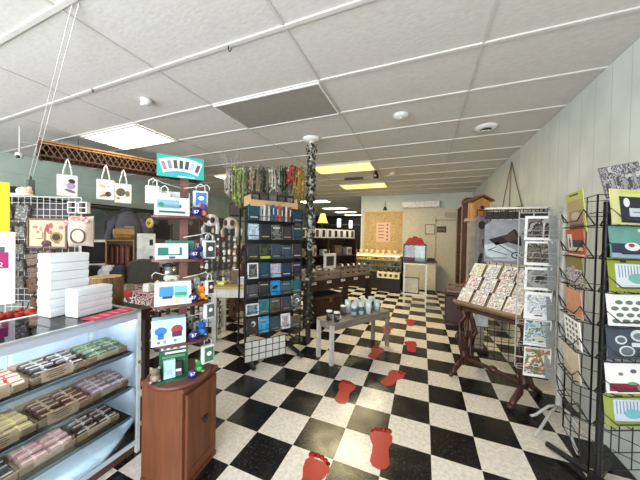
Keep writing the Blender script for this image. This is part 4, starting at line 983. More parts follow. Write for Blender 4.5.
# ------------------------------------------------------------------ white legged side table
YW = wood('worn_top', (150, 136, 84), (184, 168, 110), 'X')
table('side_table', 'small table with white legs and worn wooden top behind the book rack', (-2.5, 3.02, 0), .42, .62, .46, .77, YW, mat('chalk_paint', (202, 198, 188), .7, vary=.1), .06, .12)
TS = [((206, 220, 60), 'lime', .1, .03, .14), ((90, 70, 54), 'brown', .14, .2, .1), ((170, 170, 168), 'grey', .1, .1, .1), ((60, 56, 54), 'dark', .12, .14, .08)]
for k, (c, nm, w_, h_, d_) in enumerate(TS):
    tag(MB().box((0, 0, h_ / 2), (w_, d_, h_), mat('parcel_' + nm, c, .6), bev=.004).box((0, 0, h_ + .002), (w_ * .7, d_ * .7, .004), CARD).build('small_box', None, Vector((-2.5, 3.02, .771)) + Vector((math.cos(.42), math.sin(.42), 0)) * (-.22 + k * .14) + Vector((0, .08 * (k % 2), 0)), (0, 0, .3)), f'{nm} small box on the white legged side table', 'box', 'boxes on the side table')

# ------------------------------------------------------------------ black wire book rack
U = Vector((.59, .807, 0)); NB = Vector((.807, -.59, 0)); RB = math.atan2(U.y, U.x); R0 = Vector((-1.86, 2.38, 0))
t = thing('book_rack', 'tall black wire book rack with seven tiers of books near the ivy pole', 'display rack', R0, RB)
RW, RD = .70, .30
m = MB()
for xx in (0, RW):
    for yy in (0, RD): m.box((xx, yy, .97), (.018, .018, 1.7), BLACK)
for zz in (.12, 1.82):
    for yy in (0, RD): m.box((RW / 2, yy, zz), (RW, .016, .016), BLACK)
    for xx in (0, RW): m.box((xx, RD / 2, zz), (.016, RD, .016), BLACK)
m.build('frame', t)
MB().bx(.02, RW - .02, RD / 2, RD / 2 + .01, .3, 1.78, mat('rack_board', (34, 33, 36), .7)).build('back_panel', t)
for xx in (.05, RW - .05): MB().box((xx, RD / 2 + .02, .03), (.05, .72, .04), BLACK, bev=.01).rod((xx, RD / 2, .05), (xx, RD / 2, .13), .02, BLACK).build('foot', t)
RZ = [1.66, 1.44, 1.21, .99, .775, .565, .345]
for zz in RZ:
    m = MB()
    for k in range(6): m.rod((k * RW / 5, .0, zz), (k * RW / 5, -.055, zz), .003, BLACK, 4); m.rod((k * RW / 5, -.055, zz), (k * RW / 5, -.06, zz + .05), .003, BLACK, 4)
    m.rod((0, -.06, zz + .05), (RW, -.06, zz + .05), .003, BLACK, 4); m.rod((0, -.055, zz), (RW, -.055, zz), .003, BLACK, 4); m.rod((0, .0, zz), (RW, .0, zz), .003, BLACK, 4); m.build('pocket', t)
def onR(x, y, z): p = R0 + U * x - NB * y; return (p.x, p.y, z)
BK = [  # tier by tier: (base colour, second colour, words)
 [((14, 96, 104), (16, 52, 80), 'teal', 1), None, None, None, ((24, 60, 84), (40, 110, 130), 'navy', .8)],
 [((190, 208, 218), (90, 120, 150), 'pale blue and white', 1), ((36, 42, 52), (60, 66, 76), 'charcoal', 1), ((50, 50, 52), (200, 198, 196), 'black and white', 1), ((58, 52, 54), (110, 100, 98), 'smoky', .9), ((26, 60, 78), (56, 130, 150), 'dark teal', 1)],
 [((48, 48, 50), (90, 88, 84), 'dark grey', 1), ((36, 40, 44), (170, 180, 80), 'black and lime striped', 1), ((60, 76, 92), (90, 110, 130), 'slate blue', 1), ((44, 70, 100), (120, 140, 160), 'steel blue', .9), ((52, 54, 62), (90, 60, 66), 'graphite', 1)],
 [((60, 60, 62), (190, 190, 190), 'white framed photograph', 1), ((20, 66, 110), (20, 120, 110), 'blue and green', 1), ((150, 156, 180), (220, 222, 230), 'lavender and white', .9), ((34, 56, 84), (60, 90, 120), 'midnight blue', .9), ((52, 44, 60), (90, 80, 100), 'dark violet', .95)],
 [((84, 84, 88), (130, 130, 134), 'mid grey', .8), ((40, 42, 48), (80, 80, 84), 'ink grey', .95), ((30, 150, 206), (10, 50, 90), 'bright cyan bird', .95), ((70, 96, 104), (120, 140, 140), 'sea grey', .85), ((24, 104, 108), (70, 160, 150), 'deep teal', .9)],
 [((70, 100, 116), (200, 210, 214), 'white and sea blue', .75), ((30, 160, 170), (150, 60, 50), 'turquoise and rust', .95), ((110, 104, 76), (60, 60, 50), 'olive', .95), ((70, 68, 76), (110, 106, 112), 'ash grey', .95), ((60, 58, 58), (220, 220, 220), 'black with white swirl', .95)],
 [((44, 58, 66), (150, 60, 50), 'dark book with red swirl', 1.02), ((34, 130, 190), (150, 210, 230), 'cyan blue', 1.02), ((60, 84, 100), (96, 120, 134), 'grey blue', .9), ((214, 208, 214), (90, 76, 84), 'white portrait', 1.0), ((122, 108, 88), (90, 80, 64), 'tan', .75)]]
for r, row in enumerate(BK):
    for c, bk in enumerate(row):
        if bk is None: continue
        c1, c2, nm, sz = bk
        if 'white' not in nm and 'cyan' not in nm: c1 = tuple(int(v * .8) for v in c1); c2 = tuple(int(v * .72) for v in c2)
        h = .18 * sz; w_ = .125 if not (r == 5 and c == 0) else .15
        m = MB(); mm = art('cover_%d_%d' % (r, c), [c1, c1, tuple(int(a * .6 + b * .4) for a, b in zip(c1, c2)), c1, c2], 7 + (r * 3 + c) % 5); pg = mat('pages', (206, 200, 186), .8)
        m.box((0, .001, h / 2), (w_ - .004, .012, h - .004), pg); m.box((0, -.006, h / 2), (w_, .003, h), mm); m.box((0, .008, h / 2), (w_, .003, h), mm)
        if nm in ('white framed photograph', 'white and sea blue', 'white portrait'):
            for a, b, ww, hh in ((0, .007, w_, .014), (0, h - .007, w_, .014), (-w_ / 2 + .007, h / 2, .014, h), (w_ / 2 - .007, h / 2, .014, h)): m.rect(a, b, ww, hh, -.0075, CARD)
        elif 'bird' in nm: m.oval(-.01, h * .55, .07, .04, -.0075, INK, rot=.5); m.oval(.015, h * .6, .05, .02, -.0075, INK, rot=-.6)
        elif 'lime' in nm: m.rect(0, h * .12, w_, h * .16, -.0075, mat('lime_strip', (176, 190, 70), .5))
        elif 'swirl' in nm: m.oval(.015, h * .65, .05, .06, -.0075, CARD); m.oval(.008, h * .62, .034, .04, -.0085, mm)
        else: m.rect(0, h * (.78 if (r + c) % 2 else .2), w_ * .7, h * .07, -.0075, mat('title_%d' % ((r + c) % 3), [(206, 206, 206), (150, 160, 170), (186, 170, 120)][(r + c) % 3], .5))
        o = m.build('book', None, onR(.07 + c * .14, -.03, RZ[r] + .004), (-.12, 0, RB))
        o.location.z = RZ[r] + .005
        tag(o, f'{nm} book on the black rack, {ORD[r]} tier down, {ORD[c]} along', 'book', 'books on the black wire rack')
# spines on the top tier
SP = [(150, 150, 152), (206, 204, 200), (120, 116, 110), (180, 176, 168), (70, 74, 80), (34, 74, 110), (46, 96, 130), (150, 52, 44), (170, 90, 80), (90, 84, 80), (60, 54, 58), (196, 190, 180), (120, 60, 56), (80, 90, 70)]
sn = ['grey', 'white', 'stone', 'cream', 'charcoal', 'navy', 'blue', 'red', 'salmon', 'umber', 'black', 'ivory', 'maroon', 'moss']
for k in range(14):
    m = MB(); h = .17 + .012 * (k % 3); m.box((0, .05, h / 2), (.024, .11, h), mat('spine_' + sn[k], SP[k], .5), bev=.002); m.rect(0, h * .6, .008, h * .4, -.0051, CARD if k % 2 else INK)
    tag(m.build('book', None, onR(.16 + k * .0275, -.045, RZ[0] + .004), (0, 0, RB)), f'{sn[k]} book spine out on the top tier, {ORD[k] if k < 12 else ["thirteenth","fourteenth"][k-12]} in the row', 'book', 'spine out books on the top tier')
# tiled white panel at the foot of the rack
t = thing('wire_bin', 'white paper filled black wire bin at the foot of the book rack', 'bin', onR(.0, -.04, .05), RB)
MB().bx(-.02, .48, -.012, -.008, 0, .23, CARD).build('panel', t)
m = MB()
for k in range(7): m.rod((-.02 + k * .0833, -.018, 0), (-.02 + k * .0833, -.018, .235), .004, BLACK, 5)
for k in range(4): m.rod((-.02, -.018, k * .078), (.48, -.018, k * .078), .004, BLACK, 5)
m.rod((-.02, -.018, 0), (-.02, .0, 0), .004, BLACK); m.rod((.48, -.018, 0), (.48, .0, 0), .004, BLACK); m.build('wire_front', t)
# crate on top
BEI = wood('beige_wood', (172, 142, 100), (200, 170, 126), 'X')
t = thing('wooden_tray', 'beige wooden tray on top of the book rack', 'tray', onR(.05, .02, 1.829), RB)
for nm, b in (('bottom', (-.02, .58, -.03, .22, 0, .015)), ('front_board', (-.02, .58, -.042, -.03, 0, .075)), ('back_board', (-.02, .58, .22, .232, 0, .13)), ('side_board', (-.02, -.008, -.03, .22, 0, .13)), ('side_board', (.568, .58, -.03, .22, 0, .13))): MB().bx(*b, BEI).build(nm, t)
for k in range(5):
    m = MB(); c = [(48, 38, 34), (56, 44, 40), (84, 80, 78), (36, 30, 30), (40, 34, 34)][k]
    m.box((0, 0, .08), (.1, .05, .16), mat('pack_%d' % k, c, .5), bev=.004); m.rect(0, .1, .07, .05, -.025, mat('pack_label_%d' % (k % 2), [(120, 112, 104), (90, 70, 60)][k % 2], .5))
    tag(m.build('packet', None, onR(.11 + k * .112, .08, 1.846), (0, 0, RB)), f'dark packet standing in the beige tray on the book rack, {ORD[k]} from its near end', 'packet', 'packets in the beige tray')

# ------------------------------------------------------------------ ivy pole and dried flowers
t = thing('ceiling_pole', 'white ceiling pole with round flange, wrapped in ivy', 'pole', (-1.46, 3.24, 0))
MB().rod((0, 0, 0), (0, 0, 1.3), .036, mat('pole_dark_brown', (50, 36, 30), .7), 14).build('dark_section', t)  # added dark lower length, so the pole's white does not show
MB().rod((0, 0, 1.3), (0, 0, CZ - .03), .032, mat('pole_white', (206, 202, 196), .5), 14).build('shaft', t)
MB().lathe([(.035, -.05), (.1, -.035), (.125, -.012), (.125, 0)], WHITE, 24, (0, 0, CZ)).build('flange', t)
LG = [mat('ivy_dark', (38, 44, 36), .6), mat('ivy_mid', (70, 76, 60), .6), mat('ivy_pale', (176, 172, 160), .6)]
m = MB(); m.tube([(.04 * math.cos(z * 9), .04 * math.sin(z * 9), z) for z in [.3 + k * .06 for k in range(41)]], .005, LG[0], 5)
for k in range(640):
    z = random.uniform(.25, 2.76) if k % 3 else random.uniform(1.5, 2.76); a = random.uniform(0, 2 * PI); r = random.uniform(.038, .075); s = random.uniform(.016, .03)
    c = Vector((r * math.cos(a), r * math.sin(a), z)); M = Matrix.Translation(c) @ Euler((random.uniform(-.8, .8), random.uniform(-.8, .8), a + PI / 2)).to_matrix().to_4x4()
    m.add([(0, 0, -s), (s * .8, 0, -s * .2), (s * .45, .004, s * .7), (0, .002, s), (-s * .45, .004, s * .7), (-s * .8, 0, -s * .2)], [(0, 1, 2, 3, 4, 5)], LG[0 if random.random() < .6 else random.choice((1, 2))], False, M)
tag(m.build('ivy_garland', None, (-1.46, 3.24, 0)), 'dark ivy garland winding around the white ceiling pole', 'garland')
FA, FBv = Vector((-2.3, 2.62, 2.33)), Vector((-1.50, 3.02, 2.36))
t = thing('flower_rail', 'white branch rail hung below the ceiling for dried flowers', 'rail', (0, 0, 0))
MB().tube([FA - (FBv - FA) * .04, FA + (FBv - FA) * .3 + Vector((0, 0, .012)), FA + (FBv - FA) * .6 - Vector((0, 0, .008)), FBv + (FBv - FA) * .03], .016, mat('branch_white', (216, 210, 204), .7), 8).build('branch', t)
for s in (.08, .92):
    p = FA + (FBv - FA) * s; MB().rod(p, (p.x, p.y, CZ), .002, ALU, 4).build('wire', t)
FL = [(.0, .34, (176, 170, 154), (120, 112, 96), 'ash white'), (.1, .46, (128, 140, 70), (158, 164, 96), 'lime green'), (.2, .44, (110, 116, 84), (140, 140, 110), 'sage'), (.29, .3, (150, 78, 68), (150, 140, 120), 'red'), (.38, .42, (128, 122, 104), (90, 88, 70), 'grey green'), (.47, .36, (96, 92, 78), (60, 60, 48), 'brown green'), (.56, .33, (190, 184, 170), (150, 146, 124), 'white'), (.66, .34, (160, 156, 140), (110, 106, 90), 'silver'), (.76, .3, (50, 60, 46), (70, 80, 60), 'dark green'), (.87, .2, (168, 72, 60), (130, 60, 50), 'coral red'), (.98, .42, (168, 130, 62), (120, 110, 66), 'amber')]
for k, (s, ln, c, c2, nm) in enumerate(FL):
    p = FA + (FBv - FA) * s; m = MB(); ma, mb_ = mat('dried_%d' % k, c, .85), mat('dried_b%d' % k, c2, .85)
    for q in range(34):
        a = random.uniform(0, 2 * PI); rr = random.uniform(.015, .1); l = ln * 1.08 * random.uniform(.6, 1)
        top = Vector((rr * .7 * math.cos(a), rr * .7 * math.sin(a), random.uniform(-.02, .05))); mid = Vector((rr * math.cos(a), rr * math.sin(a), -l * .5)); end = Vector((rr * math.cos(a) * .9, rr * math.sin(a) * .9, -l))
        m.tube([top, mid, end], [.004, .007, .004], ma if q % 3 else mb_, 4)
        for w_ in range(4):
            f = random.uniform(.0, 1); pt = top.lerp(end, f); m.ball(pt, random.uniform(.008, .026), ma if random.random() < .55 else mb_, 5, 3)
    if k == 0:
        for q in range(14): a = random.uniform(0, 2 * PI); e = Vector((.13 * math.cos(a), .13 * math.sin(a), random.uniform(.05, .2))); m.tube([(0, 0, 0), e], .002, ma, 4); m.ball(e, .009, mat('sprig_lilac', (150, 136, 160), .8), 5, 3)
    tag(m.build('dried_flowers', None, p), f'{nm} dried flower bunch hanging from the white branch rail, {ORD[k]} along', 'dried flowers', 'dried flower bunches on the branch rail')

# ------------------------------------------------------------------ bench of candles and glasses
BA, BD = Vector((-.945, 2.755, 0)), Vector((.535, .845, 0)).normalized(); BN = Vector((-BD.y, BD.x, 0))
BL, BWd, BH = 1.03, .31, .49; br = math.atan2(BD.y, BD.x)
bc = BA + BD * BL / 2 + BN * BWd / 2
GREYW = wood('grey_bench', (104, 96, 88), (146, 136, 124), 'X', .6)
CHALK = mat('chalk_white', (190, 184, 176), .7, vary=.1)
t = thing('bench', 'grey wooden bench with white legs holding candles and glasses in the aisle', 'bench', bc, br)
for k in range(3): MB().box((0, -BWd / 3 + k * BWd / 3, BH - .012), (BL, BWd / 3 - .006, .024), GREYW, bev=.003).build('plank', t)
m = MB()
for s in (-1, 1): m.box((0, s * (BWd / 2 - .03), BH - .06), (BL - .1, .02, .07), GREYW); m.box((s * (BL / 2 - .035), 0, BH - .06), (.02, BWd - .08, .07), GREYW)
m.build('apron', t)
for sx in (-1, 1):
    for sy in (-1, 1): MB().box((sx * (BL / 2 - .025), sy * (BWd / 2 - .025), (BH - .025) / 2), (.042, .042, BH - .025), CHALK if sx < 0 else GREYW).build('leg', t)
def onB(u, v, z=BH): p = BA + BD * u + BN * v; return (p.x, p.y, z + .001)
def candle(label, u, v, body, h=.1, r=.034):
    t = thing('jar_candle', label, 'candle', onB(u, v), br, 'jar candles on the bench')
    MB().lathe([(0, 0), (r, 0), (r, h), (0, h)], body, 16).build('jar', t); MB().lathe([(r + .002, h), (r + .003, h + .014), (0, h + .016)], CARD, 16).build('lid', t)
    m = MB(); m.rect(0, h * .5, r * 1.1, h * .5, -r - .0002, mat('candle_label', (120, 116, 112), .6)); m.build('label_print', t)
DKJ = mat('dark_jar', (52, 44, 42), .25)
candle('dark jar candle with white lid on the near end of the bench', .07, .14, DKJ, .1)
candle('dark jar candle with white lid at the front corner of the bench', .12, .06, DKJ, .095)
candle('brown jar candle with white lid on the middle of the bench', .36, .22, mat('brown_jar', (84, 66, 60), .3), .1)
tag(MB().lathe([(0, 0), (.022, 0), (.026, .02), (.018, .036), (0, .04)], CARD, 12).build('tea_light', None, onB(.2, .1)), 'tiny white votive beside the jar candles on the bench', 'candle')
PALE = mat('frosted_glass', (196, 210, 212), .25, vary=.08); ETCH = mat('etched_dark', (84, 100, 110), .3)
gp = [(.47, .25), (.47, .13), (.56, .2), (.56, .09), (.65, .16), (.65, .26), (.66, .06), (.78, .18), (.78, .27), (.88, .22), (.88, .11), (.96, .27)]
t0 = None
for k, (u, v) in enumerate(gp):
    h = .14 if k % 3 else .165
    t = thing('drinking_glass', f'pale blue etched glass on the far half of the bench, {ORD[k]} from the candles', 'glass', onB(u, v), br + k, 'etched glasses on the bench')
    MB().lathe([(0, 0), (.036, 0), (.042, h), (.039, h), (.034, .008), (0, .008)], PALE, 16).build('tumbler', t)
    m = MB(); m.lathe([(.0378, h * .3), (.0384, h * .33), (.0405, h * .62), (.0402, h * .65)], ETCH, 16) if k % 2 else m.lathe([(.039, h * .5), (.0396, h * .54), (.0413, h * .8), (.041, h * .82)], mat('etched_white', (220, 226, 228), .3), 16); m.build('etched_band', t)
tag(MB().box((0, 0, .02), (.28, .2, .04), mat('box_shadow', (66, 56, 54), .6), bev=.006).build('flat_box', None, onB(.32, .12), (0, 0, br)), 'flat grey box lying between the candles and the glasses', 'box') if False else None

# ------------------------------------------------------------------ dark table with crates and hutch
TD = Vector((.484, .875, 0)).normalized(); TN = Vector((-TD.y, TD.x, 0)); TA = Vector((-1.70, 3.68, 0)); tr = math.atan2(TD.y, TD.x)
TL, TW, TH = 1.62, .75, .76
def onT(u, v, z=TH): p = TA + TD * u + TN * v; return (p.x, p.y, z + .001)
table('display_table', 'long dark table with slatted crates beyond the bench', Vector(onT(TL / 2, TW / 2, 0)) - Vector((0, 0, .001)), tr, TL, TW, TH, DARKW, DARKW, .09, .14)
t = thing('footlocker', 'dark trunk stored on the floor under the long dark table', 'trunk', Vector(onT(.6, .3, 0)), tr)
MB().box((0, 0, .2), (.6, .4, .4), DARKW, bev=.01).build('body', t); MB().box((0, 0, .43), (.62, .42, .06), mat('trunk_lid', (70, 56, 50), .5), bev=.015).build('lid', t); MB().box((0, -.212, .38), (.06, .012, .08), mat('brass', (150, 120, 60))).build('latch', t)
SLW = wood('slat_wood', (120, 104, 88), (152, 134, 116), 'X', .7)
def crate(label, u, v, w_, d_, h_, gaps=True):
    t = thing('slatted_crate', label, 'crate', onT(u, v), tr, 'slatted crates on the dark table')
    MB().box((0, 0, .008), (w_, d_, .016), SLW).build('bottom', t)
    for s in (-1, 1):
        m = MB()
        for k in range(2): m.box((0, s * d_ / 2, .04 + k * (h_ - .05)), (w_, .012, h_ * .4), SLW)
        m.build('slat_side', t); MB().box((s * w_ / 2, 0, h_ / 2), (.014, d_, h_), SLW).build('end_board', t)
crate('pale slatted crate on the near end of the dark table', .38, .2, .72, .34, .13)
crate('slatted crate of dark bottles at the far end of the dark table', 1.2, .2, .74, .34, .13)
for k in range(9):
    m = MB(); c = [(176, 166, 150), (120, 112, 100), (206, 200, 190)][k % 3]; m.box((0, 0, .07), (.07, .05, .14), mat('card_box_%d' % (k % 3), c, .6), bev=.004); m.rect(0, .08, .05, .06, -.025, mat('card_box_print', (80, 72, 66), .6))
    tag(m.build('boxed_gift', None, onT(.1 + k * .07, .14 + .1 * (k % 2), TH + .018), (0, 0, tr + random.uniform(-.2, .2))), f'{["beige","taupe","white"][k%3]} boxed gift in the near slatted crate, {ORD[k]} along', 'box', 'boxed gifts in the near crate')
for k in range(9):
    t = thing('bottle', f'dark bottle with white cap in the far slatted crate, {ORD[k]} along', 'bottle', onT(.89 + k * .075, .1 + .08 * (k % 2), TH + .017), 0, 'dark bottles in the far crate')
    MB().lathe([(0, 0), (.028, 0), (.028, .12), (.012, .15), (.012, .17)], DKJ, 12).build('body', t); MB().lathe([(.014, .17), (.014, .2), (0, .2)], CARD, 10).build('cap', t)
for k in range(5):
    tag(MB().prism([(-.05, 0), (.05, 0), (.05, .045), (-.05, .045)], 0, .004, CARD).rect(0, .022, .07, .01, 0, INK).build('shelf_label', None, onT(.15 + k * .33, -.004, TH - .06), (-.1, 0, tr)), f'white price label on the front edge of the dark table, {ORD[k]} along', 'label', 'price labels on the dark table')
# hutch
t = thing('shelf_hutch', 'dark shelf hutch standing at the back of the long dark table', 'shelf unit', onT(TL / 2, .56), tr)
for s in (-1, 1): MB().bx(s * .78 - .015, s * .78 + .015, -.14, .14, 0, .7, DARKW).build('side_panel', t)
for zz in (.34, .68): MB().bx(-.78, .78, -.15, .15, zz, zz + .025, DARKW).build('shelf', t)
MB().bx(-.78, .78, .125, .14, 0, .68, DARKW).build('back_panel', t); MB().bx(-.02, .02, -.14, .12, 0, .68, DARKW).build('divider', t)
for k in range(10):
    m = MB(); m.box((0, 0, .085), (.125, .09, .17), CARD, bev=.003); m.rect(0, .085, .07, .13, -.045, [INK, mat('mug_print_grey', (74, 70, 70), .5)][k % 2])
    tag(m.build('mug_box', None, onT(.1 + k * .158, .52, TH + .706), (0, 0, tr + random.uniform(-.08, .08))), f'black and white mug box on top of the dark hutch, {ORD[k]} from the ivy pole', 'box', 'mug boxes on top of the hutch')
HB = [((150, 128, 108), .26, .14, 'tan'), ((196, 186, 172), .12, .2, 'cream'), ((206, 200, 190), .16, .12, 'ivory'), ((96, 74, 60), .2, .2, 'brown'), ((170, 160, 146), .14, .16, 'grey')]
for k, (c, w_, h_, nm) in enumerate(HB):
    tag(MB().box((0, 0, h_ / 2), (w_, .14, h_), mat('keep_' + nm, c, .6), bev=.006).rect(0, h_ / 2, w_ * .7, h_ * .5, -.07, mat('keep_mark', (110, 96, 84), .6)).build('keepsake_box', None, onT(.16 + k * .31, .5, TH + .366), (0, 0, tr)), f'{nm} keepsake box on the upper shelf of the dark hutch', 'box', 'keepsake boxes on the hutch shelf')
HJ = [((92, 104, 78), 'green'), ((70, 50, 40), 'brown'), ((176, 168, 156), 'cream'), ((60, 54, 52), 'black'), ((110, 84, 60), 'amber')]
for k in range(10):
    c, nm = HJ[k % 5]
    tag(MB().lathe([(0, 0), (.045, 0), (.05, .06), (.045, .13), (.03, .15), (.035, .19), (0, .19)], mat('jar_' + nm, c, .3), 14).build('jar', None, onT(.1 + k * .157, .48, TH), (0, 0, 0)), f'{nm} jar on the table under the hutch shelf, {ORD[k]} along', 'jar', 'jars under the hutch shelf')
t = thing('photo_frame', 'white photo frame standing on the hutch shelf beside the jars', 'frame', onT(.75, .3, TH + .14), tr + .05)
t.location.z = TH + .001
f = MB()
for a, b, c, d in ((-.15, -.1, .14, .42), (.1, .15, .14, .42), (-.1, .1, .14, .19), (-.1, .1, .37, .42)): f.bx(a, b, -.012, .012, c, d, CARD)
f.build('frame', t); MB().bx(-.1, .1, -.004, .008, .19, .37, mat('photo_dark', (64, 54, 50), .4)).build('photo', t); MB().bx(-.08, .08, -.03, .05, 0, .14, DARKW).build('stand', t)
for k, (u, nm, c) in enumerate(((.35, 'green', (92, 104, 78)), (.2, 'pale', (180, 172, 160)))):
    tag(MB().lathe([(0, 0), (.05, 0), (.09, .1), (.1, .16), (.095, .16), (.05, .02), (0, .02)], mat('bowl_' + nm, c, .4), 16).build('bowl', None, onT(u, .42, TH), (0, 0, 0)), f'{nm} bowl on the dark table behind the near crate', 'bowl')
# wooden rack of jewellery between side table and dark table
t = thing('jewellery_stand', 'brown wooden jewellery stand with hanging necklaces behind the bench', 'stand', (-1.62, 3.62, 0), tr)
t.location = (-3.0, 3.85, 0)
for s in (-1, 1): MB().bx(s * .25 - .02, s * .25 + .02, -.15, .15, 0, 1.3, wood('jewel_wood', (92, 58, 36), (128, 86, 56))).build('side_panel', t)
MB().bx(-.25, .25, .0, .02, .1, 1.28, wood('jewel_wood', (92, 58, 36), (128, 86, 56))).build('back_panel', t); MB().bx(-.27, .27, -.15, .15, 1.28, 1.31, DARKW).build('top', t)
for k in range(9):
    m = MB(); x = -.2 + k * .05; m.tube([(x - .018, -.02, 1.2), (x - .014, -.025, 1.0), (x, -.028, .9 - .03 * (k % 3)), (x + .014, -.025, 1.0), (x + .018, -.02, 1.2)], .006, mat('bead_%d' % (k % 3), [(170, 150, 120), (90, 60, 50), (200, 190, 180)][k % 3], .4), 5)
    tag(m.build('necklace', None, t.location, (0, 0, tr)), f'bead necklace hung on the brown jewellery stand, {ORD[k]} along', 'necklace', 'necklaces on the jewellery stand')

# more goods on the dark table and hutch
for k in range(8):
    c, nm = [((186, 176, 160), 'cream'), ((84, 60, 46), 'brown'), ((206, 204, 200), 'white'), ((60, 52, 50), 'black')][k % 4]
    f = MB(); w_ = .11 + .02 * (k % 2); h = .13 + .03 * (k % 3)
    for a, b, cc, d in ((-w_ / 2, -w_ / 2 + .016, 0, h), (w_ / 2 - .016, w_ / 2, 0, h), (-w_ / 2, w_ / 2, 0, .016), (-w_ / 2, w_ / 2, h - .016, h)): f.bx(a, b, -.008, .008, cc, d, mat('mini_frame_' + nm, c, .5))
    t = thing('tabletop_picture', f'small {nm} frame on the dark table before the hutch, {ORD[k]} from the ivy pole', 'frame', onT(.22 + k * .17, .4, TH), tr + .1 * (-1) ** k, 'small frames before the hutch', tilt=-.06)
    f.build('frame', t); MB().bx(-w_ / 2 + .015, w_ / 2 - .015, -.003, .005, .015, h - .015, art('mini_art_%d' % (k % 3), [(90, 80, 70), (170, 160, 140), (60, 54, 50)], 20 + k % 3)).build('print', t)

# ------------------------------------------------------------------ middle back: white wire stand with lantern
t = thing('wire_stand', 'white two tier stand with a red roofed lantern on top', 'stand', (-.14, 6.1, 0))
for sx in (-1, 1):
    for sy in (-1, 1): MB().bx(sx * .225 - .015, sx * .225 + .015, sy * .16 - .015, sy * .16 + .015, 0, .92, WHITE).build('leg', t)
for zz in (.24, .92): MB().bx(-.25, .25, -.19, .19, zz, zz + .025, WHITE).build('shelf', t)
for sx in (-1, 1): MB().rod((sx * .225, -.16, .26), (sx * .225, .16, .9), .006, WHWIRE, 6).build('side_brace', t)
t = thing('lantern', 'dark framed lantern with a red roof on the white stand', 'lantern', (-.16, 6.1, .946))
FRM = mat('lantern_frame', (58, 36, 32), .4)
m = MB(); m.bx(-.24, .24, -.15, .15, 0, .03, FRM); m.build('base', t)
m = MB()
for sx in (-1, 1):
    for sy in (-1, 1): m.bx(sx * .225 - .015, sx * .225 + .015, sy * .135 - .015, sy * .135 + .015, .03, .39, FRM)
m.bx(-.24, .24, -.15, .15, .39, .42, FRM); m.build('frame', t)
m = MB(); m.box((0, 0, .49), (.42, .28, .14), mat('lantern_red', (160, 34, 36), .4), taper=.62); m.box((0, 0, .575), (.1, .08, .03), FRM); m.build('roof', t)
MB().bx(-.21, .21, .1, .12, .03, .39, CARD).bx(-.21, .0, .085, .1, .03, .39, mat('lantern_inner', (90, 72, 74), .7)).bx(-.17, -.02, -.02, .08, .03, .2, mat('doll_rose', (150, 60, 76), .7)).bx(-.12, .0, -.02, .06, .2, .34, mat('doll_grey', (96, 70, 74), .7)).build('inner_panel', t)
MB().bx(-.21, .21, -.142, -.139, .03, .39, GL).build('glass_pane', t)
tag(MB().rect(0, .49, .12, .05, -.125, mat('roof_print', (226, 160, 150), .5)).build('x'), 'a', 'b') if False else None
t = thing('framed_picture', 'dark framed pale print standing on the low shelf of the white stand', 'picture', (-.22, 6.02, .266), 0, tilt=-.08)
f = MB()
for a, b, c, d in ((-.17, -.15, 0, .36), (.15, .17, 0, .36), (-.15, .15, 0, .02), (-.15, .15, .34, .36)): f.bx(a, b, -.012, .012, c, d, FRM)
f.build('frame', t); MB().bx(-.15, .15, -.003, .008, .02, .34, mat('pale_print', (186, 182, 160), .5)).build('print', t)

# ------------------------------------------------------------------ right side: chest, hutch, pedestal
t = thing('wooden_chest', 'red brown wooden chest on the floor behind the easel desk', 'chest', (.72, 5.2, 0), -.15)
MB().box((0, 0, .27), (.6, .5, .48), REDW, bev=.02).build('body', t); MB().box((0, 0, .535), (.64, .54, .05), REDW, bev=.015).build('lid', t)
MB().box((0, 0, .02), (.62, .52, .04), DARKW).build('plinth', t); MB().box((0, -.255, .46), (.07, .015, .09), mat('iron_pull', (40, 30, 26))).build('latch', t)
m = MB()
for s in (-1, 1): m.box((s * .2, -.252, .27), (.05, .01, .46), DARKW)
m.build('strap', t)
t = thing('slatted_crate', 'pale slatted crate on top of the red brown chest', 'crate', (.66, 5.12, .561), -.15)
for s in (-1, 1):
    m = MB()
    for k in range(2): m.box((0, s * .17, .03 + k * .06), (.46, .015, .04), SLW)
    m.build('slat_side', t); MB().box((s * .225, 0, .055), (.015, .33, .11), SLW).build('end_board', t)
MB().box((0, 0, .006), (.46, .33, .012), SLW).build('bottom', t)
t = thing('flower_pot', 'maroon flower pot in the pale slatted crate', 'pot', (.75, 5.1, .575))
MB().lathe([(0, 0), (.07, 0), (.095, .15), (.085, .15), (.07, .02), (0, .02)], mat('pot_maroon', (120, 30, 48), .5), 16).build('body', t); MB().ball((0, 0, .16), (.085, .085, .06), mat('pot_soil', (96, 36, 50), .9), 10, 6).build('planting', t)
HW = wood('hutch_wood', (58, 36, 26), (86, 54, 38))
t = thing('tall_hutch', 'tall open brown hutch with dark goods by the back right corner', 'shelf unit', (1.08, 7.2, 0), -PI / 2)

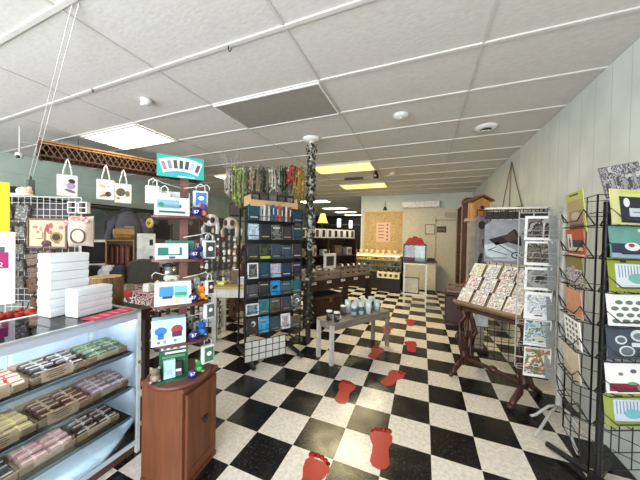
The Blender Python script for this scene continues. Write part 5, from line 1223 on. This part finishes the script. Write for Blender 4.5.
for s in (-1, 1): MB().bx(s * .45 - .02, s * .45 + .02, -.24, .2, 0, 2.3, HW).bx(s * .45 - .025, s * .45 + .025, -.26, -.24, 0, 2.3, wood('hutch_edge', (146, 112, 92), (170, 136, 112))).build('side_panel', t)
MB().bx(-.45, .45, .18, .2, 0, 2.3, HW).build('back_panel', t)
for zz in (.08, .6, 1.1, 1.6, 2.28): MB().bx(-.43, .43, -.23, .18, zz, zz + .025, HW).build('shelf', t)
q = 0
for zz in (.105, .625, 1.125, 1.625):
    for k in range(4):
        c, nm = [((40, 32, 32), 'black'), ((92, 60, 44), 'brown'), ((180, 170, 160), 'pale'), ((70, 44, 40), 'umber')][(q * 3 + k) % 4]; q += 1
        h = .2 + .05 * ((q * 5) % 4)
        tag(MB().lathe([(0, 0), (.06, 0), (.075, h * .5), (.04, h * .85), (.045, h), (0, h)], mat('vase_' + nm, c, .35), 12).build('vase', None, (.98, 6.9 + k * .2, zz + .002)), f'{nm} vase in the tall brown hutch, {["lowest","second","third","top"][[.105,.625,1.125,1.625].index(zz)]} shelf, {ORD[k]} along', 'vase', 'vases in the tall hutch')
tag(MB().box((0, 0, .09), (.3, .4, .18), mat('hutch_basket', (96, 78, 66), .8), bev=.04).build('storage_basket', None, (1.03, 7.1, 2.307)), 'woven basket on top of the tall brown hutch', 'basket')

t = thing('display_pedestal', 'tall pale pedestal carrying the birdhouse behind the grid panel', 'pedestal', (.68, 4.04, 0))
MB().bx(-.1, .1, -.1, .1, .04, 1.74, mat('pedestal_paint', (150, 138, 122), .6)).build('column', t); MB().bx(-.14, .14, -.13, .13, 1.74, 1.78, PINE).build('top', t); MB().bx(-.15, .15, -.15, .15, 0, .04, DARKW).build('base', t)
t = thing('birdhouse', 'wooden birdhouse with sloping roof on the tall pedestal', 'birdhouse', (.69, 4.0, 1.781), .35)
OAK = wood('oak', (150, 98, 50), (184, 130, 76))
m = MB(); m.prism([(-.1, 0), (.1, 0), (.1, .22), (0, .27), (-.1, .22)], -.08, .08, OAK); m.build('body', t)
for s in (-1, 1): MB().box((s * .068, 0, .265), (.17, .22, .016), wood('oak_dark', (92, 58, 30), (120, 80, 46)), rot=(0, s * .46, 0)).build('roof', t)
MB().oval(0, .14, .05, .05, -.08, INK).build('entrance_hole', t); MB().rod((0, -.08, .09), (0, -.12, .09), .006, OAK).build('perch', t)

# grid panel across the wall with hung goods
gridwall('grid_panel', 'black wire grid panel standing out from the right wall behind the easel desk', (.95, 3.68, 0), 0, .66, 1.86, .03, BLACK, .075, .004, .008)
t = thing('top_shelf', 'narrow white topped black shelf along the top of the grid panel', 'shelf', (.97, 3.645, 1.74))
MB().bx(-.28, .3, -.1, .0, .115, .135, WHITE).build('top_board', t)
m = MB(); m.bx(-.28, .3, -.09, -.082, 0, .085, mat('shelf_net', (36, 32, 32), .7)); m.build('net_front', t)
for k in range(9): MB().rod((-.28 + k * .0725, -.09, 0), (-.28 + k * .0725, -.09, .12), .004, BLACK, 5).build('wire_rod', t)
GT = mat('grey_shirt', (150, 152, 156), .9)
t = thing('printed_shirt', 'grey shirt with a dark truck drawing hung on the black grid panel', 'shirt', (.93, 3.62, 1.23))
m = MB(); m.prism([(-.24, 0), (.26, -.02), (.27, .42), (.18, .5), (-.14, .5), (-.24, .44)], -.02, .02, GT); m.build('body', t)
m = MB(); y = -.0202
TDK = mat('truck_ink', (38, 34, 38), .8); TBR = mat('truck_brown', (84, 62, 60), .8); TPL = mat('truck_pale', (196, 202, 206), .8)
m.prism([(-.2, .27), (-.02, .33), (.06, .4), (.12, .3), (.13, .2), (.0, .24), (-.12, .2)], y - .001, y, TDK); m.prism([(-.06, .3), (.05, .37), (.1, .27), (.0, .25)], y - .002, y, TBR)
m.prism([(-.24, .2), (-.1, .24), (.06, .16), (.12, .08), (.06, .02), (-.12, .02), (-.22, .08)], y - .001, y, TPL)
m.oval(.08, .09, .1, .08, y - .001, TDK); m.oval(.08, .09, .075, .055, y - .002, TPL); m.oval(.09, .09, .03, .025, y - .003, TDK)
for a in ((-.1, .12, .2, .008, -.3), (-.02, .16, .16, .008, -.6), (-.12, .05, .22, .008, .05), (-.16, .16, .1, .008, .5)): m.rect(a[0], a[1], a[2], a[3], y - .001, TDK, rot=a[4])
m.oval(.15, .34, .16, .012, y, TDK, rot=.1); m.build('print', t)
t = thing('draped_shirt', 'charcoal and grey shirt draped at the near edge of the grid panel', 'shirt', (.66, 3.62, 1.12), .5)
m = MB(); m.box((0, 0, .33), (.13, .06, .66), mat('drape_grey', (112, 106, 106), .9), bev=.02); m.build('body', t)
m = MB(); m.oval(-.02, .55, .1, .1, -.031, TDK); m.oval(.03, .3, .06, .18, -.031, mat('drape_ink', (60, 54, 56), .9), rot=.4); m.oval(-.03, .15, .05, .14, -.031, TDK, rot=-.3); m.build('print', t)
t = thing('storage_crate', 'brown wooden crate on the grid panel behind the card display', 'crate', (.98, 3.6, .95))
for s in (-1, 1): MB().bx(s * .17 - .008, s * .17 + .008, -.1, .06, 0, .22, OAK).build('side_board', t)
MB().bx(-.17, .17, -.1, -.085, 0, .2, OAK).build('front_board', t); MB().bx(-.17, .17, -.085, .06, 0, .015, OAK).build('bottom', t)
tag(MB().box((0, 0, .1), (.28, .1, .2), mat('moss_green', (64, 72, 44), .8), bev=.03).build('cloth_bundle', None, (.98, 3.58, .967)), 'green cloth bundle in the brown wooden crate', 'cloth bundle')
t = thing('printed_tote', 'white tote with grey leaf print hung low on the black grid panel', 'bag', (.68, 3.64, .82))
m = MB(); m.box((0, 0, -.2), (.16, .03, .38), mat('tote_grey', (190, 188, 186), .85), bev=.01); m.build('body', t); MB().tube([(-.05, 0, -.03), (0, 0, .06), (.05, 0, -.03)], .006, WHITE, 5).build('handle', t)
m = MB()
for k in range(6): m.oval(-.04 + .04 * (k % 3), -.12 - .1 * (k // 3), .03, .07, -.0152, mat('leaf_grey', (120, 118, 116), .8), rot=.5 * (-1) ** k)
m.build('print', t)
# macrame
t = thing('rope_hanger', 'triangular rope wall hanging on the pale boarded wall', 'wall hanging', (XR - .012, 4.9, 1.98), -PI / 2)
RP = mat('rope', (120, 104, 84), .9)
MB().rod((-.5, 0, .0), (.55, 0, .0), .014, mat('dowel', (140, 112, 80), .6), 8).build('dowel', t)
m = MB()
for x in (-.48, -.05, .52): m.tube([(0, 0, .76), (x * .5, -.004, .38), (x, 0, .0)], .007, RP, 5)
m.build('rope', t)

# ------------------------------------------------------------------ easel desk with cards
ER = -.73
t = thing('easel_desk', 'slant topped desk on dark carved wooden end frames beside the aisle', 'desk', (.70, 3.09, 0), ER)
sl0, sl1 = Vector((0, -.15, .80)), Vector((0, .15, 1.2)); sd = (sl1 - sl0).normalized(); sn_ = Vector((0, -sd.z, sd.y)); sang = math.atan2(sd.z, sd.y)
TOPW = wood('easel_top', (120, 96, 70), (150, 124, 94), 'X')
MB().box((sl0 + sl1) / 2 - sn_ * .012, (.64, (sl1 - sl0).length + .04, .02), TOPW, rot=(sang, 0, 0)).build('slant_top', t)
MB().box(sl0 + sn_ * .015 + Vector((0, -.005, -.005)), (.66, .03, .06), TOPW, rot=(sang, 0, 0)).build('ledge', t)
for k in (1, 2): MB().box(sl0 + sd * (.165 * k) + sn_ * .008, (.62, .008, .02), DARKW, rot=(sang, 0, 0)).build('tier_strip', t)
MB().bx(-.31, .31, -.12, .12, .72, .75, REDW).build('apron_board', t)
for s in (-1, 1):
    m = MB(); x = s * .29
    m.prism([(-.3 + .6, 0)] * 0 or [(0, 0), (1, 0), (1, 1)], 0, 0, REDW) if False else None
    for q in (-1, 1):
        m.tube([(x, q * .24, .02), (x, q * .2, .06), (x, q * .1, .12), (x, q * .05, .2), (x, q * .1, .32), (x, q * .14, .44), (x, q * .1, .56), (x, q * .05, .64), (x, q * .1, .74)], [.02, .026, .03, .03, .026, .03, .026, .028, .024], REDW, 8)
        m.tube([(x, q * .13 - q * .0 + q * .05 * math.cos(a), .40 + .07 * math.sin(a)) for a in [k * .55 for k in range(9)]], .016, REDW, 7)
        m.ball((x, q * .25, .025), .026, REDW, 8, 6)
    m.tube([(x, 0, .12), (x, 0, .7)], .022, REDW, 8); m.ball((x, 0, .42), (.03, .05, .07), REDW); m.ball((x, 0, .2), (.03, .05, .05), REDW)
    m.box((x, 0, .735), (.045, .3, .04), REDW); m.prism([(-.13, .75), (.13, .75), (.15, 1.16), (.1, 1.12)], x - .012, x + .012, REDW, Matrix.Rotation(PI / 2, 4, 'Z') @ Matrix.Identity(4)) if False else None
    m.add([(x - .015, -.13, .75), (x - .015, .14, .75), (x - .015, .14, 1.16), (x - .015, -.13, .8), (x + .015, -.13, .75), (x + .015, .14, .75), (x + .015, .14, 1.16), (x + .015, -.13, .8)], [(0, 1, 2, 3), (4, 7, 6, 5), (0, 4, 5, 1), (1, 5, 6, 2), (2, 6, 7, 3), (3, 7, 4, 0)], REDW)
    m.build('end_frame', t)
m = MB(); m.rod((-.29, 0, .16), (.29, 0, .16), .022, REDW, 8); m.ball((0, 0, .16), (.05, .04, .04), REDW); m.build('stretcher', t)
FLO = [art('floral_%d' % k, [(232, 228, 216), (228, 222, 210), p[0], (232, 228, 218), p[1], (230, 224, 212), (232, 228, 216)], 15 + k) for k, p in enumerate([((150, 158, 60), (190, 180, 90)), ((110, 108, 118), (150, 150, 156)), ((190, 70, 60), (60, 50, 44)), ((96, 104, 70), (170, 140, 130)), ((206, 130, 150), (160, 90, 110)), ((90, 84, 96), (150, 130, 140)), ((180, 110, 104), (120, 120, 90)), ((84, 88, 70), (170, 150, 120)), ((130, 130, 80), (190, 170, 140)), ((120, 110, 90), (170, 120, 110)), ((200, 120, 130), (110, 120, 80)), ((150, 70, 60), (190, 170, 150))])]
fwd = ['yellow green floral', 'grey floral', 'red floral', 'green leaf print', 'pink floral', 'violet grey floral', 'rose and olive', 'mossy wreath', 'olive blossom', 'brown blossom', 'coral bouquet', 'rust bouquet']
CS, SN = math.cos(ER), math.sin(ER)
def onE(p): return (.70 + CS * p.x - SN * p.y, 3.09 + SN * p.x + CS * p.y, p.z)
for r in range(3):
    for c in range(4):
        k = (2 - r) * 4 + c
        w_ = .125 if not (c == 3) else .145
        m = MB(); m.box((0, -.002, .08), (w_, .004, .16), CARD); m.box((0, -.0045, .08), (w_ - .012, .0012, .148), FLO[k])
        p = sl0 + sd * (.018 + .168 * r) + sn_ * (.012 + .004) + Vector((-.235 + c * .158 + (.012 if r == 1 else -.01), 0, 0))
        o = m.build('greeting_card', None, onE(p), (sang - PI / 2 + .0, 0, ER))
        tag(o, f'{fwd[k]} card on the easel desk, {["front","middle","back"][r]} row, {ORD[c]} from the aisle', 'card', 'greeting cards on the easel desk')

# ------------------------------------------------------------------ card helper for the two spinners
def card(label, loc, rz, w, h, base, deco, tilt=-.12, grp=None, roll=0):
    m = MB(); m.box((0, 0, h / 2), (w, .004, h), base)
    for d in deco:
        y = -.0022 - .0009 * (d[6] if len(d) > 6 else 0); mm = mat('dc_%d_%d_%d' % d[5], d[5], .5, vary=.05) if isinstance(d[5], tuple) else d[5]
        (m.rect if d[0] == 'r' else m.oval)(d[1] * w, d[2] * h, d[3] * w, d[4] * h, y, mm, t=.0008)
    o = m.build('greeting_card', None, loc, (tilt, roll, rz))
    return tag(o, label, 'card', grp)

STW = mat('stand_grey', (178, 176, 170), .35)
# white wire card stand
WP = Vector((1.07, 2.68, 0))
t = thing('card_stand', 'white wire card stand with curved floor feet beside the easel desk', 'display rack', WP, 0)
MB().rod((0, 0, .1), (0, 0, 1.76), .021, STW, 10).build('post', t)
for a in ((-.19, -.02), (-.25, -.28), (-.03, -.37), (.13, -.1)):
    MB().tube([(0, 0, .14), (a[0] * .35, a[1] * .35, .12), (a[0] * .8, a[1] * .8, .03), (a[0], a[1], .012)], .011, STW, 7).build('foot', t)
m = MB()
for x in (-.31, -.21, -.11, -.07, -.04): m.rod((x, -.02, .42), (x, -.02, 1.74), .004, STW, 5)
for k in range(8):
    z = .42 + k * .187
    m.rod((-.31, -.02, z), (0, 0, z), .003, STW, 5); m.rod((-.31, -.07, z), (-.04, -.07, z), .002, STW, 5); m.rod((-.31, -.02, z), (-.31, -.07, z), .003, STW, 5); m.rod((-.04, -.02, z), (-.04, -.07, z + .03), .003, STW, 5)
    m.rod((-.31, -.07, z), (-.31, -.07, z + .04), .002, STW, 5); m.rod((-.31, -.07, z + .04), (-.04, -.07, z + .04), .002, STW, 5)
m.build('wire_pocket', t)
for z in (.5, 1.1, 1.68): MB().rod((0, 0, z), (-.31, -.02, z), .006, STW, 6).build('arm', t)
BWA = art('photo_bw', [(64, 60, 58), (110, 104, 100), (40, 38, 38), (160, 154, 148)], 16)
WC = [('framed black and white plant photo', (.21, .2), CARD, [('r', 0, .5, .8, .78, BWA), ('r', .2, .45, .06, .6, (190, 186, 180), 1)], 'top'),
      ('dark leaf photo with white border', (.21, .2), CARD, [('r', .02, .52, .86, .8, art('photo_leaf', [(70, 66, 58), (110, 104, 90), (50, 46, 42), (140, 132, 116)], 20))], 'second'),
      ('grey photo of a dark bird', (.21, .19), CARD, [('r', 0, .5, .8, .78, art('photo_grey', [(120, 118, 118), (150, 148, 146), (96, 94, 96)], 10)), ('o', .08, .55, .35, .18, (36, 34, 38), 1), ('o', -.02, .42, .2, .2, (44, 42, 46), 1)], 'third'),
      ('white card with pale grey drawing', (.21, .23), CARD, [('r', 0, .55, .8, .7, art('draw_pale', [(214, 214, 216), (190, 192, 198), (222, 222, 222), (150, 152, 160)], 22)), ('r', .05, .15, .3, .05, (90, 90, 96), 1)], 'fourth'),
      ('pale aqua landscape card', (.21, .22), CARD, [('r', 0, .55, .92, .82, art('draw_aqua', [(176, 190, 192), (120, 150, 160), (196, 206, 204), (84, 110, 112), (160, 176, 150)], 16)), ('o', .1, .3, .5, .16, (196, 196, 170), 1)], 'fifth'),
      ('red and green fruit still life card', (.21, .25), CARD, [('r', 0, .52, .92, .86, art('draw_fruit', [(150, 70, 60), (206, 200, 190), (96, 110, 66), (180, 120, 90), (220, 216, 206)], 14))], 'lowest')]
zt = [1.5, 1.29, 1.085, .84, .62, .36]
for k, (nm, (w_, h_), b, dc, pos) in enumerate(WC):
    card(f'{nm} on the white wire stand, {pos} tier', (WP.x - .188 + .004 * k, WP.y - .04, zt[k]), .08, w_ * .88, h_, b, dc, .06, 'cards on the white stand')
for k in range(6):
    card(f'plain grey card back at the post side of the white wire stand, {ORD[k]} tier', (WP.x - .085, WP.y - .055, zt[k] + .01), .5, .075, .19, mat('card_back', (150, 152, 150), .6), [], -.08, 'grey card backs on the white stand')

# black wire spinner
BC = Vector((1.03, 2.08, 0)); BRR = .222
V = [BC + Vector((BRR * math.cos(a), BRR * math.sin(a), 0)) for a in (math.radians(234), math.radians(114), math.radians(354))]
t = thing('card_spinner', 'tall black wire card spinner by the right wall in the foreground', 'display rack', BC, 0)
L = [v - BC for v in V]
MB().rod((0, 0, .06), (0, 0, 1.74), .018, BLACK, 10).build('post', t)
m = MB()
m.box((-.02, .0, .035), (.04, .04, .07), BLACK); m.build('hub', t)
for a in ((-.16, .24), (.13, -.2), (-.1, -.24), (.16, .22)): MB().rod((0, 0, .05), (a[0], a[1], .025), .02, BLACK, 8).build('foot', t)
FACES = [(L[0], L[1]), (L[0], L[2]), (L[1], L[2])]
RZB = [1.59, 1.405, 1.22, 1.03, .845, .655, .47]
m = MB()
for a, b in FACES:
    for s in (0, 1 / 3, 2 / 3, 1):
        p = a.lerp(b, s); m.rod((p.x, p.y, .2), (p.x, p.y, 1.76), .0032 if 0 < s < 1 else .005, BLACK, 6)
for z in [.2, .3] + RZB + [1.66, 1.76]:
    for a, b in FACES: m.rod((a.x, a.y, z), (b.x, b.y, z), .0026, BLACK, 5)
m.build('wire_frame', t)
for (a, b) in FACES[:2]:
    u = (b - a).normalized(); n = Vector((u.y, -u.x, 0))
    if n.dot(a + b) < 0: n = -n
    for z in RZB[:7]:
        m = MB(); ln = (b - a).length
        P = [a + u * .02, a + u * .02 + n * .05 , a + u * .09 + n * .055, a + u * (ln - .09) + n * .055, a + u * (ln - .02) + n * .05, a + u * (ln - .02)]
        H = [z, z + .09, z + .03, z + .03, z + .09, z]
        m.tube([(p.x, p.y, h) for p, h in zip(P, H)], .0038, BLACK, 5)
        P2 = [a + u * .02 + n * .0, a + u * .05 + n * .05, a + u * (ln - .05) + n * .05, a + u * (ln - .02)]
        m.tube([(p.x, p.y, z - .004) for p in P2], .0035, BLACK, 5)
        for s in (.25, .5, .75): p = a.lerp(b, s); m.rod((p.x, p.y, z - .004), (p.x + n.x * .05, p.y + n.y * .05, z - .004), .003, BLACK, 4)
        m.build('pocket', t)
def faceframe(i):
    a, b = FACES[i]; u = (b - a).normalized(); n = Vector((u.y, -u.x, 0))
    if n.dot(a + b) < 0: n = -n
    return a, b, u, n
def on_face(i, s, off, z):
    a, b, u, n = faceframe(i); p = BC + a.lerp(b, s) + n * off; return (p.x, p.y, z)
def rz_face(i): n = faceframe(i)[3]; return face(n.x, n.y)
YEL = mat('card_yellow', (184, 182, 96), .5, vary=.05); LIME = mat('card_lime', (140, 148, 44), .5, vary=.06)
G2 = 'cards on the black wire spinner'
RF = rz_face(1)
RC = [('navy card with pale yellow border and white label', .30, .2, mat('card_cream_yellow', (200, 198, 136), .5), [('r', .06, .42, .78, .74, (30, 34, 44)), ('r', .0, .93, .6, .05, (190, 200, 60)), ('r', .1, .35, .52, .24, (190, 196, 204), 1), ('o', -.2, .62, .12, .26, (214, 214, 216), 1), ('o', .2, .66, .14, .12, (170, 176, 184), 1), ('r', .1, .35, .4, .03, (120, 126, 136), 2)], 0),
      ('mint and navy card with a red and white bird', .30, .18, mat('card_mint', (98, 146, 136), .5), [('r', 0, .3, .96, .3, (36, 48, 70)), ('o', -.08, .36, .3, .26, (220, 222, 220), 1), ('o', -.1, .4, .12, .12, (150, 60, 60), 2), ('r', .3, .32, .25, .22, (130, 40, 60), 1), ('r', 0, .08, .96, .14, (150, 164, 190)), ('o', .1, .88, .1, .1, (206, 220, 216), 1)], 0),
      ('lime green card with a striped white panel', .30, .185, LIME, [('r', -.06, .48, .62, .7, (206, 212, 218)), ('o', .06, .4, .4, .3, (110, 170, 160), 2), ('o', .2, .36, .14, .2, (70, 90, 160), 3), ('r', -.2, .9, .12, .07, (40, 44, 40))] + [('r', -.3 + k * .06, .6, .016, .36, (110, 120, 150), 1) for k in range(9)], 0),
      ('white card patterned with green ovals', .30, .18, CARD, [('o', -.36 + .2 * (k % 5) + .09 * ((k // 5) % 2), .14 + .19 * (k // 5), .15, .13, (96, 112, 100)) for k in range(20)] , 0),
      ('slate card with white ringed ovals', .29, .185, mat('card_slate', (60, 69, 82), .5), [('o', -.22, .56, .24, .26, (206, 210, 212)), ('o', -.22, .56, .17, .17, (84, 94, 108), 1), ('o', .14, .7, .32, .34, (206, 210, 212)), ('o', .14, .68, .22, .2, (110, 116, 124), 1), ('o', -.12, .24, .32, .32, (206, 210, 212)), ('o', -.12, .24, .25, .24, (96, 104, 116), 1), ('r', .14, .43, .3, .12, (206, 210, 212))], 0),
      ('white card with grey blossoms above a crimson band', .29, .16, CARD, [('r', -.15, .2, .6, .26, (128, 28, 54)), ('o', -.2, .64, .1, .12, (120, 124, 136)), ('o', .06, .74, .13, .14, (90, 94, 110)), ('o', .02, .34, .2, .1, (110, 150, 120), 1), ('o', .22, .2, .24, .24, (140, 130, 120), 1), ('o', .28, .46, .12, .12, (130, 140, 150)), ('r', .46, .5, .04, .9, (130, 126, 134))], 0),
      ('lime bordered card with white stripes and aqua print', .29, .17, mat('card_pale_lime', (148, 158, 70), .5), [('r', -.02, .5, .6, .66, (196, 206, 220)), ('o', .06, .4, .36, .3, (110, 176, 190), 2), ('r', -.2, .92, .16, .08, (40, 44, 40))] + [('r', -.26 + k * .07, .58, .02, .4, (120, 136, 170), 1) for k in range(7)], 0)]
for k, (nm, w_, h_, b, dc, ro) in enumerate(RC):
    card(f'{nm}, aisle side of the black spinner', on_face(1, .53, .03, RZB[k] + .002), RF, w_, h_, b, dc, -.14, G2, .03)
LF = rz_face(0)
FL2 = art('lilac_flower', [(196, 190, 196), (120, 104, 116), (214, 206, 206), (80, 70, 78)], 30)
LC = [('tall yellow topped calendar with a tan picture', .26, .25, YEL, [('r', 0, .3, .8, .46, (150, 124, 100)), ('r', 0, .66, .86, .26, (166, 150, 104)), ('r', 0, .93, .5, .04, (60, 70, 40)), ('o', 0, .4, .5, .2, (190, 170, 146), 1), ('r', 0, .12, .8, .14, (96, 66, 52), 1)], 1.555),
      ('orange card with a dark stripe and white panel', .26, .17, mat('card_orange', (176, 76, 44), .5), [('r', .08, .48, .7, .26, (40, 44, 60)), ('r', -.28, .5, .26, .66, (214, 206, 200), 1), ('o', -.28, .5, .1, .4, (60, 60, 66), 2), ('r', 0, .06, .94, .06, (214, 200, 190)), ('r', .1, .28, .6, .12, (206, 190, 150), 1)], 1.4),
      ('olive topped card with lilac flowers', .26, .18, mat('card_olive', (116, 112, 52), .5), [('r', 0, .32, .94, .56, FL2), ('o', 0, .62, .26, .2, (170, 140, 120), 1)], 1.215),
      ('plain peach card', .25, .17, mat('card_peach', (196, 136, 104), .5), [('r', .0, .03, .96, .03, (226, 200, 180))], 1.025),
      ('white card with rows of dark ovals', .25, .18, CARD, [('o', -.3 + .2 * (k % 4), .2 + .2 * (k // 4), .12, .13, (96, 90, 96)) for k in range(16)], .84),
      ('cream card with faint vertical lines', .26, .19, mat('card_cream', (198, 184, 164), .5), [('r', -.3 + k * .15, .5, .02, .8, (186, 168, 150)) for k in range(5)], .64)]
for k, (nm, w_, h_, b, dc, z) in enumerate(LC):
    card(f'{nm}, easel side of the black spinner', on_face(0, .5, .018, z + .002), LF, w_, h_, b, dc, .1, G2, .0)
CITY = art('city_print', [(120, 116, 120), (80, 78, 84), (160, 156, 160), (60, 58, 64), (186, 182, 184)], 24)
m = MB(); m.box((0, 0, .09), (.24, .006, .18), mat('print_back', (110, 106, 108), .6)); m.box((0, -.004, .09), (.235, .002, .172), CITY)
for k in range(7): m.box((-.1 + k * .034, -.0055, .06 + .012 * (k % 3)), (.018, .001, .05 + .02 * (k % 2)), mat('print_block_%d' % (k % 2), [(70, 66, 74), (150, 146, 150)][k % 2], .6))
tag(m.build('city_print', None, on_face(1, .5, -.02, 1.765), (-.1, -.2, RF)), 'grey city sketch print tilted on top of the black card spinner', 'print')

# ------------------------------------------------------------------ light
def area(name, loc, rot, sx, sy, power, col):
    l = bpy.data.lights.new(name, 'AREA'); l.shape = 'RECTANGLE'; l.size = sx; l.size_y = sy; l.energy = power; l.color = col
    o = bpy.data.objects.new(name, l); COL.objects.link(o); o.location = loc; o.rotation_euler = rot; return o
area('window_daylight', (-2.65, YF - .12, 1.6), (PI / 2, 0, 0), 7.2, 2.15, 385, (.93, .97, 1.0))
for zz in (.69, .45, .25, .96):
    area('case_fill_light', (CX1 - .048, .4, zz - .014), (0, .75, 0), .012, 1.4, 2.5, (.86, .93, 1.0))  # fill lights without fixtures, added to brighten the shelves of the case
for j in (5, 8):
    area('ceiling_lamp_light', (GX - .6096, GY + .6096 * j + .3048, CZ - .03), (0, 0, 0), 1.1, .5, 55, (1.0, .84, .5))
W = bpy.data.worlds.new('world'); S.world = W; W.use_nodes = True
bg = W.node_tree.nodes['Background']; bg.inputs['Color'].default_value = (.75, .85, 1, 1); bg.inputs['Strength'].default_value = 1.0
S.view_settings.view_transform = 'Standard'; S.view_settings.look = 'None'; S.view_settings.gamma = 1; S.view_settings.use_curve_mapping = False
S.view_settings.exposure = 0.0
S.cycles.use_denoising = True
S.cycles.max_bounces = 8; S.cycles.diffuse_bounces = 4; S.cycles.glossy_bounces = 3; S.cycles.transparent_max_bounces = 12
S.cycles.caustics_reflective = False; S.cycles.caustics_refractive = False
S.cycles.sample_clamp_indirect = 6
